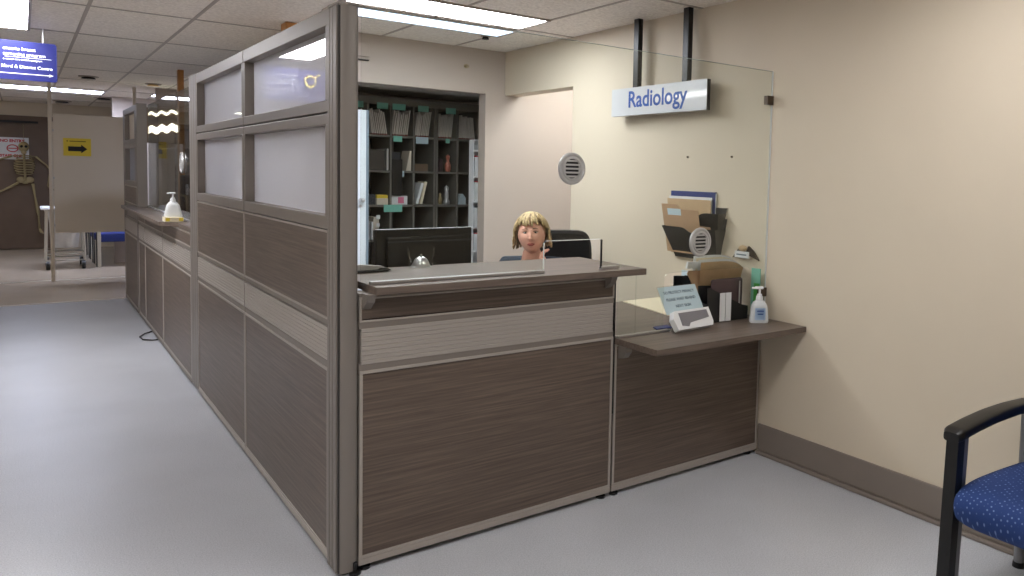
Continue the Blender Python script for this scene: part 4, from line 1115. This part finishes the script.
# ------------------------------------------------------------------ end of the hall
d = struct(MB().box(-2.3, -0.48, 13.94, 13.995, 0.01, 2.22, 0.004), 'door_2', M['doorbrown'])
MB().box(-1.35, -1.344, 13.93, 13.945, 0.02, 2.21).build('door_gap', M['dark'], d)
MB().box(-2.3, -0.66, 13.86, 13.94, 2.165, 2.20).build('slide_rail', M['dark'], d)
MB().box(-1.42, -1.38, 13.90, 13.94, 0.95, 1.15, 0.005).build('door_handle', M['chrome'], d)
struct(MB().box(-2.4, -0.42, 13.95, 13.998, 2.22, 2.29, 0.003), 'trim_4', M['doorbrown'])
ns = thing('door_notice', (-1.06, 13.93, 1.54), 'white NO ENTRY STAFF ONLY notice with red print on the brown door', 'sign')
MB().box(-1.34, -0.79, 13.928, 13.936, 1.54, 1.915).build('notice_sheet', M['paper'], ns)
text('lettering', 'NO ENTRY', 0.066, (-1.01, 13.926, 1.835), (1, 0, 0), (0, 0, 1), M['red'], ns, bold=0.003)
text('lettering', 'STAFF ONLY', 0.060, (-1.01, 13.926, 1.585), (1, 0, 0), (0, 0, 1), M['red'], ns, bold=0.003)
MB().tube([(-1.01 + 0.072 * math.cos(a), 13.926, 1.73 + 0.058 * math.sin(a)) for a in [2 * PI * k / 24 for k in range(24)]], 0.009, 6, True).box(-1.07, -0.95, 13.922, 13.927, 1.722, 1.738).build('no_entry_symbol', M['red'], ns)

# skeleton hanging on the door
sk = thing('skeleton', (-0.86, 13.75, 1.0), 'life-size pale skeleton decoration hanging spread on the brown door', 'skeleton')
SKY = 13.80
def P2(u, v):   # picture-plane layout of the flat decoration, metres
    return (u, SKY, v)
MB().sph((-0.86, SKY, 1.76), 0.085, (0.85, 0.9, 1.05), 20).build('skull_top', M['bone'], sk, True)
jw = MB().box(-0.895, -0.825, SKY - 0.07, SKY + 0.02, 1.64, 1.70, 0.015).build('jaw', M['bone'], sk, True)
MB().sph((-0.89, SKY - 0.07, 1.765), 0.022, n=10).sph((-0.83, SKY - 0.07, 1.765), 0.022, n=10).build('eye_sockets', M['ink'], sk, True)
MB().tube([P2(-0.86, 1.65), P2(-0.855, 1.45), P2(-0.85, 1.30), P2(-0.85, 1.20)], 0.018, 8).build('spine', M['bone'], sk, 'all')
rb = MB()
for k in range(7):
    z = 1.565 - k * 0.042; w = 0.09 + 0.05 * math.sin((k + 1) / 8 * PI)
    rb.tube([(-0.855 + w * math.cos(a), SKY + 0.0 + 0.07 * math.sin(a), z - 0.02 * math.sin(-a)) for a in [2 * PI * i / 16 for i in range(16)]], 0.008, 6, True)
rb.tube([P2(-1.02, 1.60), P2(-0.86, 1.615), P2(-0.70, 1.60)], 0.010, 6)
rb.build('rib_cage', M['bone'], sk, 'all')
MB().sph((-0.91, SKY, 1.20), 0.06, (1, 0.5, 0.9), 12).sph((-0.79, SKY, 1.20), 0.06, (1, 0.5, 0.9), 12).sph((-0.85, SKY, 1.16), 0.05, (1, 0.5, 0.7), 12).build('pelvis', M['bone'], sk, True)
for pts, nm in (([(-0.70, 1.60), (-0.56, 1.46), (-0.50, 1.38), (-0.53, 1.22), (-0.545, 1.10)], 'arm'), ([(-1.02, 1.60), (-1.22, 1.52), (-1.32, 1.47), (-1.45, 1.60), (-1.52, 1.70)], 'arm'),
                ([(-0.75, 1.14), (-0.72, 0.90), (-0.69, 0.66), (-0.68, 0.58), (-0.67, 0.36)], 'leg'), ([(-0.94, 1.15), (-1.15, 1.02), (-1.36, 0.92), (-1.38, 0.65), (-1.40, 0.40)], 'leg')):
    rd = [0.016, 0.011, 0.020, 0.010, 0.014] if nm == 'arm' else [0.022, 0.014, 0.026, 0.012, 0.018]
    MB().tube([P2(*p) for p in pts], rd, 8).build(nm, M['bone'], sk, 'all')
MB().tube([P2(-0.545, 1.10), P2(-0.50, 1.06), P2(-0.45, 1.02)], [0.014, 0.018, 0.008], 6).build('hand', M['bone'], sk)
MB().tube([P2(-1.52, 1.70), P2(-1.56, 1.76), P2(-1.58, 1.82)], [0.014, 0.018, 0.008], 6).build('hand', M['bone'], sk)
MB().tube([P2(-0.67, 0.36), (-0.65, SKY - 0.05, 0.31), (-0.62, SKY - 0.12, 0.29)], [0.018, 0.025, 0.012], 6).build('foot', M['bone'], sk)
MB().tube([P2(-1.40, 0.40), (-1.40, SKY - 0.06, 0.35), (-1.40, SKY - 0.14, 0.33)], [0.018, 0.025, 0.012], 6).build('foot', M['bone'], sk)
MB().tube([(-0.86, SKY, 1.84), (-0.86, 13.93, 2.15)], 0.003, 5).build('hanging_cord', M['bone'], sk)

# ceiling-hung beige panel with pole
hp = thing('privacy_screen', (-0.15, 9.3, 0.0), 'large beige privacy panel on a ceiling-height pole across the hall', 'privacy panel')
MB().box(-0.575, 0.27, 9.29, 9.32, 0.615, 2.125, 0.004).build('panel_sheet', M['panelbeige'], hp)
MB().cyl((-0.605, 9.28, 0.0), (-0.605, 9.28, CEIL - 0.001), 0.022, n=14).build('pole', M['panelbeige'], hp, True)
MB().cyl((0.295, 9.28, 0.0), (0.295, 9.28, CEIL - 0.001), 0.022, n=14).build('pole', M['panelbeige'], hp, True)
for z in (1.9, 1.3, 0.7): MB().box(-0.60, -0.57, 9.285, 9.305, z, z + 0.03).build('panel_clip', M['silver'], hp)
ya_ = thing('arrow_notice', (-0.36, 9.285, 1.60), 'yellow paper notice with a black arrow on the beige panel', 'sign')
yz = 1.60
MB().box(-0.475, -0.185, 9.284, 9.2885, yz, yz + 0.225).build('notice_sheet', M['yellow'], ya_)
MB().prism([(-0.425, yz + 0.06), (-0.29, yz + 0.06), (-0.29, yz + 0.035), (-0.225, yz + 0.09), (-0.29, yz + 0.145), (-0.29, yz + 0.12), (-0.425, yz + 0.12)], 9.282, 9.2835, 'y').build('arrow', M['ink'], ya_)
MB().box(-0.44, -0.425, 9.282, 9.2835, yz + 0.18, yz + 0.195).box(-0.41, -0.24, 9.282, 9.2835, yz + 0.18, yz + 0.192).build('printed_line', mat('olive_ink', (120, 104, 30), 0.7), ya_)

# laundry cart
lc = thing('laundry_cart', (-0.42, 10.8, 0), 'wheeled white laundry cart with a hanging bag behind the beige panel', 'cart')
f = MB()
x0, x1, y0, y1 = -0.65, -0.20, 10.6, 11.15
for x in (x0, x1):
    for y in (y0, y1): f.cyl((x, y, 0.10), (x + (0.02 if x < -0.4 else -0.02), y, 0.84), 0.014, n=10)
for z in (0.13, 0.22, 0.83):
    f.tube([(x0, y0, z), (x1, y0, z), (x1, y1, z), (x0, y1, z)], 0.012, 8, True)
f.build('frame', M['cartwhite'], lc, True)
MB().box(x0 - 0.05, x1 + 0.02, y0 - 0.04, y1 + 0.02, 0.845, 0.875, 0.008).build('lid', M['white'], lc)
bg = MB()
def bgf(u, v):
    a = 2 * PI * u; w = 0.19 * (1 - 0.18 * v); d_ = 0.22 * (1 - 0.2 * v)
    wob = 1 + 0.04 * math.sin(7 * a + 5 * v)
    return Vector((-0.425 + w * wob * math.copysign(abs(math.cos(a)) ** 0.6, math.cos(a)), 10.875 + d_ * wob * math.copysign(abs(math.sin(a)) ** 0.6, math.sin(a)), 0.82 - 0.52 * v))
bg.grid(bgf, 28, 10, closed_u=True); bg.build('bag', M['bag'], lc, 'all')
for x in (x0 + 0.02, x1 - 0.02):
    for y in (y0, y1):
        w = MB(); w.cyl((x - 0.02, y, 0.062), (x + 0.02, y, 0.062), 0.062, n=20)
        cw = w.build('caster', M['black'], lc, True); MB().box(x - 0.024, x + 0.024, y - 0.012, y + 0.012, 0.06, 0.14, 0.003).build('fork', M['chrome'], cw)

# row of blue waiting chairs beyond the panel
hc = thing('hall_chair', (0, 0, 0), 'x', 'chair', 'blue chairs lined up at the end of the hall')
def hcb(b, n, m, sm=False): b.build(n, m, hc, sm)
hcb(MB().box(-0.28, 0.24, -0.24, 0.24, 0.36, 0.48, 0.035, seg=3), 'seat', M['blueseat'], True)
hcb(MB().box(0.20, 0.27, -0.24, 0.24, 0.50, 0.88, 0.03, seg=3), 'backrest', M['blueseat'], True)
for y in (-0.25, 0.25):
    hcb(MB().box(-0.27, -0.225, y - 0.02, y + 0.02, 0, 0.64, 0.006), 'front_leg', M['cartwhite'])
    hcb(MB().box(-0.285, -0.272, y - 0.012, y + 0.012, 0, 0.64, 0.003), 'leg_guard', M['black'])
    hcb(MB().box(0.22, 0.26, y - 0.02, y + 0.02, 0, 0.64, 0.006), 'rear_leg', M['cartwhite'])
    hcb(MB().box(-0.30, 0.27, y - 0.028, y + 0.028, 0.64, 0.67, 0.01), 'armrest', M['black'])
for i, (y, lab) in enumerate(((10.95, 'blue hall chair nearest the beige panel'), (11.60, 'blue hall chair, second behind the beige panel'), (12.25, 'blue hall chair, third behind the beige panel'), (12.9, 'blue hall chair furthest from the beige panel'))):
    o = hc if i == 0 else copy_tree(hc)
    o.location = (0.22 - 0.01 * i, y, 0); o['label'] = lab

# ------------------------------------------------------------------ receptionist and her chair
def skin_obj(name, chains, m, parent, mtx, sub=2, root=0):
    """chains: list of point lists [(x,y,z,r)...]; shared first points merge"""
    verts, edges, rad = [], [], []
    def idx(p):
        for i, v in enumerate(verts):
            if (Vector(v) - Vector(p[:3])).length < 1e-4: return i
        verts.append(tuple(p[:3])); rad.append(p[3] if isinstance(p[3], tuple) else (p[3], p[3])); return len(verts) - 1
    for ch in chains:
        ids = [idx(p) for p in ch]
        for a, b in zip(ids[:-1], ids[1:]): edges.append((a, b))
    me = bpy.data.meshes.new(name)
    me.from_pydata(verts, edges, [])
    me.transform(mtx)
    me.materials.append(m)
    o = bpy.data.objects.new(name, me); COL.objects.link(o); o.parent = parent
    sk_ = o.modifiers.new('skin', 'SKIN'); sk_.use_smooth_shade = True
    for i, v in enumerate(me.skin_vertices[0].data):
        v.radius = rad[i]; v.use_root = (i == root)
    s_ = o.modifiers.new('sub', 'SUBSURF'); s_.levels = sub; s_.render_levels = sub
    return o

HX, HY, HZ = 1.585, 1.17, 1.150      # head centre
th = math.radians(-36)
pr = thing('person', (HX + 0.02, HY + 0.12, 0.45), 'seated woman with short blonde hair and teal blouse behind the counter glass', 'person', None, th)
PM = Matrix.Identity(4)              # child-local coordinates: origin on the seat, facing -Y
def L(x, y, z): return (x, y, z)
hz = HZ - 0.45
# local: origin on the seat under the torso; facing -Y; head forward of hips
hy = -0.125
NK = (0.0, hy + 0.055, hz - 0.145)
pelv = (0.0, 0.10, 0.11, (0.15, 0.11))
ches = (0.0, 0.02, 0.32, (0.145, 0.10))
chu = (0.0, -0.02, 0.475, (0.13, 0.085))
body = [
    [pelv, (0.0, 0.07, 0.20, (0.135, 0.10)), ches, chu, (0.0, NK[1] + 0.01, NK[2], (0.058, 0.055)), (0.0, hy + 0.03, hz - 0.07, (0.055, 0.052))],
    [chu, (-0.16, -0.02, 0.500, 0.052), (-0.215, -0.10, 0.38, 0.046), (-0.21, -0.22, 0.26, 0.040), (-0.14, -0.38, 0.312, 0.033), (-0.09, -0.46, 0.318, 0.026)],
    [chu, (0.16, -0.02, 0.500, 0.052), (0.215, -0.13, 0.39, 0.046), (0.20, -0.26, 0.30, 0.040), (0.13, -0.25, 0.42, 0.032), (0.085, -0.215, 0.505, 0.026)],
    [pelv, (-0.10, 0.05, 0.09, 0.085), (-0.12, -0.20, 0.085, 0.075), (-0.13, -0.38, 0.07, 0.058), (-0.13, -0.36, -0.15, 0.052), (-0.13, -0.33, -0.36, 0.038), (-0.13, -0.42, -0.41, 0.032)],
    [pelv, (0.10, 0.05, 0.09, 0.085), (0.12, -0.20, 0.085, 0.075), (0.13, -0.38, 0.07, 0.058), (0.13, -0.36, -0.15, 0.052), (0.13, -0.33, -0.36, 0.038), (0.13, -0.42, -0.41, 0.032)],
]
skin_obj('body', body, M['skin'], pr, PM, 2)
bl = 0.014
blouse = [
    [(0, 0.10, 0.09, (0.17, 0.125)), (0.0, 0.07, 0.20, (0.152, 0.116)), (0, 0.02, 0.32, (0.16, 0.116)), (0, -0.005, 0.465, (0.140, 0.098))],
    [(0, -0.005, 0.465, (0.140, 0.098)), (-0.16, -0.02, 0.500, 0.068), (-0.215, -0.10, 0.38, 0.060), (-0.21, -0.20, 0.27, 0.056)],
    [(0, -0.005, 0.465, (0.140, 0.098)), (0.16, -0.02, 0.500, 0.068), (0.215, -0.13, 0.39, 0.060), (0.20, -0.24, 0.305, 0.056)],
]
skin_obj('blouse', blouse, M['blouse'], pr, PM, 2)
tr_ = [
    [(0, 0.10, 0.10, (0.165, 0.12)), (-0.10, 0.05, 0.09, 0.098), (-0.12, -0.20, 0.085, 0.088), (-0.13, -0.38, 0.07, 0.072), (-0.13, -0.36, -0.15, 0.064), (-0.13, -0.33, -0.34, 0.052)],
    [(0, 0.10, 0.10, (0.165, 0.12)), (0.10, 0.05, 0.09, 0.098), (0.12, -0.20, 0.085, 0.088), (0.13, -0.38, 0.07, 0.072), (0.13, -0.36, -0.15, 0.064), (0.13, -0.33, -0.34, 0.052)],
]
skin_obj('trousers', tr_, M['trouser'], pr, PM, 2)
for sx in (-0.13, 0.13):
    MB_s = MB().sph((0, 0, 0), 0.05, (0.9, 2.3, 0.7), 16); MB_s.bm.transform(wmat(pr) @ Matrix.Translation((sx, -0.40, -0.412)))
    MB_s.build('shoe', M['black'], pr, True)
# hands: left hand supports the chin (picture right), right hand rests on the desk
def hand(base, dirv, side, curl, name):
    base = Vector(base); d = Vector(dirv).normalized(); s = Vector(side).normalized(); n = d.cross(s)
    palm = base + d * 0.045
    ch = [[(*base, (0.022, 0.016)), (*(palm), (0.034, 0.014))]]
    for k, (off, ln) in enumerate(((-0.026, 0.058), (-0.009, 0.068), (0.009, 0.064), (0.026, 0.050))):
        r0 = palm + s * off * 0.8 + d * 0.012
        p1 = palm + s * off + d * (0.034)
        p2 = p1 + (d * math.cos(curl) + n * math.sin(curl)) * ln * 0.5
        p3 = p2 + (d * math.cos(curl * 2.1) + n * math.sin(curl * 2.1)) * ln * 0.5
        ch.append([(*palm, (0.034, 0.014)), (*p1, 0.0092), (*p2, 0.0085), (*p3, 0.007)])
    tb_ = base + d * 0.012 - s * 0.02
    ch.append([(*base, (0.022, 0.016)), (*tb_, 0.011), (*(tb_ - s * 0.022 + d * 0.026), 0.0095), (*(tb_ - s * 0.028 + d * 0.055 + n * 0.008), 0.008)])
    return skin_obj(name, ch, M['skin'], pr, PM, 1)
hand((0.085, -0.215, 0.505), (-0.22, 0.14, 1.0), (0.3, -1.0, 0.2), 0.7, 'hand')
hand((-0.09, -0.46, 0.318), (0.4, -1.0, -0.06), (1.0, 0.4, 0.0), -0.35, 'hand')

# head
hm = wmat(pr) @ Matrix.Translation((0, hy, hz)) @ Matrix.Rotation(math.radians(-4), 4, 'X') @ Matrix.Rotation(math.radians(-4), 4, 'Y')
hd = MB()
def headf(u, v):
    a = 2 * PI * u; ph = PI * v
    x = math.sin(ph) * math.cos(a); y = math.sin(ph) * math.sin(a); z = math.cos(ph)
    X, Y, Z = 0.084 * x, 0.096 * y, 0.116 * z
    if z < 0:   # jaw
        t_ = -z
        X *= 1 - 0.26 * t_ ** 1.5; Y *= 1 - 0.10 * t_
        if y < 0: Y -= 0.010 * t_ * max(0, -y)
    front = max(0.0, -y)
    # cheeks, eye sockets, nose, lips, chin
    def bump(cx, cz, sx_, sz_, amp):
        return amp * math.exp(-((X - cx) / sx_) ** 2 - ((Z - cz) / sz_) ** 2)
    if y < 0:
        dy = bump(0.036, -0.020, 0.022, 0.020, 0.006) + bump(-0.036, -0.020, 0.022, 0.020, 0.006)
        dy += bump(0.030, 0.012, 0.016, 0.011, -0.008) + bump(-0.030, 0.012, 0.016, 0.011, -0.008)
        dy += bump(0, -0.012, 0.0085, 0.021, 0.020) + bump(0, -0.026, 0.012, 0.009, 0.018)
        dy += bump(0.011, -0.027, 0.006, 0.006, 0.006) + bump(-0.011, -0.027, 0.006, 0.006, 0.006)
        dy += bump(0, -0.054, 0.022, 0.007, 0.006) + bump(0, -0.062, 0.020, 0.003, -0.003) + bump(0, -0.092, 0.018, 0.014, 0.008)
        Y -= dy
    return Vector((X, Y, Z))
hd.grid(headf, 72, 64, closed_u=True)
bmesh.ops.remove_doubles(hd.bm, verts=hd.bm.verts, dist=1e-5)
hd.bm.transform(hm)
hob = hd.build('head', M['skin'], pr, 'all')
def hp_(b, name, m, smooth='all'):
    b.bm.transform(hm); return b.build(name, m, hob, smooth)
for sx in (-0.030, 0.030):
    hp_(MB().sph((sx, -0.078, 0.012), 0.0115, (1.15, 0.8, 0.62), 16), 'eye', M['eye'])
    hp_(MB().sph((sx, -0.0865, 0.012), 0.0052, (1, 0.5, 1), 12), 'iris', M['iris'])
    hp_(MB().tube([(sx - 0.015, -0.084, 0.015), (sx - 0.006, -0.0905, 0.0195), (sx + 0.006, -0.0905, 0.0195), (sx + 0.015, -0.084, 0.015)], 0.0022, 6), 'eyelid', M['brow'])
    hp_(MB().tube([(sx - 0.017, -0.088, 0.032), (sx, -0.096, 0.038), (sx + 0.017, -0.088, 0.033)], [0.0018, 0.003, 0.0018], 6), 'eyebrow', M['brow'])
    hp_(MB().sph((sx * 2.62, 0.004, 0.0), 0.018, (0.4, 0.8, 1.4), 12), 'ear', M['skin'])
hp_(MB().tube([(-0.022, -0.091, -0.058), (-0.010, -0.0985, -0.0545), (0, -0.0985, -0.0555), (0.010, -0.0985, -0.0545), (0.022, -0.091, -0.058)], [0.0015, 0.0034, 0.003, 0.0034, 0.0015], 8), 'upper_lip', M['lips'])
hp_(MB().tube([(-0.020, -0.091, -0.060), (-0.008, -0.098, -0.0635), (0.008, -0.098, -0.0635), (0.020, -0.091, -0.060)], [0.0015, 0.004, 0.004, 0.0015], 8), 'lower_lip', M['lips'])
# hair: skull shell + many flat locks
hr = random.Random(5)
cap = MB()
def capf(u, v):
    a = 2 * PI * u; ph = v * PI * 0.72
    x, y, z = math.sin(ph) * math.cos(a), math.sin(ph) * math.sin(a), math.cos(ph)
    front = max(0.0, -math.sin(a))
    lim = PI * (0.66 - 0.44 * front ** 0.9)
    ph = v * lim
    x, y, z = math.sin(ph) * math.cos(a), math.sin(ph) * math.sin(a), math.cos(ph)
    return Vector((0.094 * x, 0.106 * y + 0.008, 0.128 * z + 0.004))
cap.grid(capf, 48, 18, closed_u=True)
cap.bm.transform(hm); cap.build('hair_cap', M['hair2'], hob, 'all')
lk = MB()
lk2 = MB()
for i in range(300):
    a = hr.uniform(0, 2 * PI)
    front = max(0.0, -math.sin(a)); side = abs(math.cos(a))
    if front > 0.55: end = hr.uniform(0.30, 0.39)
    elif front > 0.30: end = hr.uniform(0.34, 0.48)
    elif front > 0.10: end = hr.uniform(0.5, 0.64)
    else: end = hr.uniform(0.60, 0.74)
    start = hr.uniform(0.02, max(0.04, min(0.45, end - 0.16)))
    n_ = 12; pts = []; rd = []; jit = hr.uniform(0, 0.035)
    sw = hr.uniform(-0.12, 0.12) + (math.copysign(0.28, math.cos(a)) if 0.1 < front < 0.85 else 0.0)
    for k in range(n_):
        f = k / (n_ - 1); ph = PI * (start * (1 - f) + end * f); aa = a + sw * f
        R = 1.0 + jit * (0.4 + f) + 0.06 * math.sin(f * PI)
        flick = 0.22 * max(0, f - 0.72) * 3 if end > 0.6 else 0.02
        rr_ = R + flick
        # below the widest point hair hangs down rather than following the skull
        sp = math.sin(min(ph, PI * 0.52)) if ph > PI * 0.52 else math.sin(ph)
        pts.append(Vector((0.098 * rr_ * sp * math.cos(aa), 0.108 * rr_ * sp * math.sin(aa) + 0.008, 0.130 * (1.0 + jit) * math.cos(ph) + 0.004)))
        rd.append(0.0068 * (0.4 + 0.6 * math.sin(min(1, f * 1.25 + 0.15) * PI * 0.8)) * (1 if f < 0.95 else 0.4))
    (lk if hr.random() < 0.68 else lk2).tube(pts, rd, 6)
lk.bm.transform(hm); lk.build('hair', M['hair'], hob, 'all')
lk2.bm.transform(hm); lk2.build('hair_lowlight', M['hair2'], hob, 'all')

# her office chair
oc = thing('office_chair', (HX + 0.40, HY + 0.36, 0), 'high-backed black leather office chair behind the seated woman', 'chair', None, math.radians(-28))
def ob(b, name, m, par=None, sm=False):
    b.bm.transform(wmat(oc)); return b.build(name, m, par or oc, sm)
ob(MB().box(-0.25, 0.25, -0.50, 0.0, 0.36, 0.43, 0.03, seg=4), 'seat', M['leather'], None, 'all')
b = MB()
def bkf(u, v):
    a = 2 * PI * u
    w = 0.20 - 0.03 * v ** 3; zc = 0.50 + 0.0
    ex = 0.35
    cx = math.copysign(abs(math.cos(a)) ** ex, math.cos(a)); cz = math.copysign(abs(math.sin(a)) ** ex, math.sin(a))
    sh = math.sin(PI * v) ** 0.25 if 0 < v < 1 else 0.0
    return Vector((w * cx * (0.90 + 0.1 * sh), 0.035 * sh * 0 + (-0.045 + 0.09 * v) + 0.02 * (1 - cx * cx), 0.80 + 0.345 * cz * (0.93 + 0.07 * sh)))
for (v0) in (0,):
    b.grid(bkf, 40, 8, closed_u=True)
    b.bm.faces.new([b.bm.verts.new(bkf(k / 40, 0)) for k in range(40)]); b.bm.faces.new([b.bm.verts.new(bkf(k / 40, 1)) for k in range(40)])
ob(b, 'backrest', M['leather'], None, True)
for s in (-1, 1):
    ob(MB().box(s * 0.29 - 0.03, s * 0.29 + 0.03, -0.38, -0.06, 0.62, 0.65, 0.01), 'armrest', M['black'])
    ob(MB().tube([(s * 0.24, -0.2, 0.39), (s * 0.29, -0.2, 0.42), (s * 0.29, -0.2, 0.62)], 0.012, 8), 'arm_support', M['black'], None, 'all')
ob(MB().cyl((0, -0.25, 0.10), (0, -0.25, 0.36), 0.028, n=16), 'gas_column', M['black'], None, True)
for k in range(5):
    a = 2 * PI * k / 5 + 0.3
    lg = ob(MB().tube([(0, -0.25, 0.11), (0.29 * math.cos(a), -0.25 + 0.29 * math.sin(a), 0.075)], [0.028, 0.016], 8), 'base_leg', M['black'])
    ob(MB().sph((0.29 * math.cos(a), -0.25 + 0.29 * math.sin(a), 0.029), 0.029, (0.8, 0.8, 1), 14), 'caster', M['black'], lg, True)
# seat of the person sits on the chair cushion: person origin z 0.45 ~ seat top

# ------------------------------------------------------------------ world, camera, view
w = bpy.data.worlds.new('World'); scene.world = w; w.use_nodes = True
w.node_tree.nodes['Background'].inputs['Color'].default_value = (0.8, 0.85, 1.0, 1)
w.node_tree.nodes['Background'].inputs['Strength'].default_value = 0.05

F, PX, PY, yaw, pitch, roll = 765.5017, 116.1021, -63.4196, 0.670107, -0.062977, 0.025221
cam = bpy.data.cameras.new('camera'); co = bpy.data.objects.new('camera', cam); COL.objects.link(co)
cam.sensor_width = 36.0; cam.sensor_fit = 'HORIZONTAL'; cam.lens = F * 36.0 / 1024.0
cam.shift_x = -PX / 1024.0; cam.shift_y = PY / 1024.0
cam.clip_start = 0.05
f_ = Vector((math.sin(yaw) * math.cos(pitch), math.cos(yaw) * math.cos(pitch), math.sin(pitch)))
r0 = Vector((math.cos(yaw), -math.sin(yaw), 0)); u0 = r0.cross(f_)
r2 = r0 * math.cos(roll) + u0 * math.sin(roll); u2 = -r0 * math.sin(roll) + u0 * math.cos(roll)
co.matrix_world = Matrix(((r2.x, u2.x, -f_.x, -0.89147), (r2.y, u2.y, -f_.y, -2.80948), (r2.z, u2.z, -f_.z, 1.518), (0, 0, 0, 1)))
scene.camera = co
scene.view_settings.view_transform = 'Standard'
scene.view_settings.look = 'None'
scene.view_settings.gamma = 1.0
scene.view_settings.use_curve_mapping = False
scene.view_settings.exposure = 1.12
try:
    scene.cycles.use_denoising = True
    scene.cycles.max_bounces = 10
    scene.cycles.transparent_max_bounces = 24
    scene.cycles.sample_clamp_indirect = 6.0
except Exception:
    pass
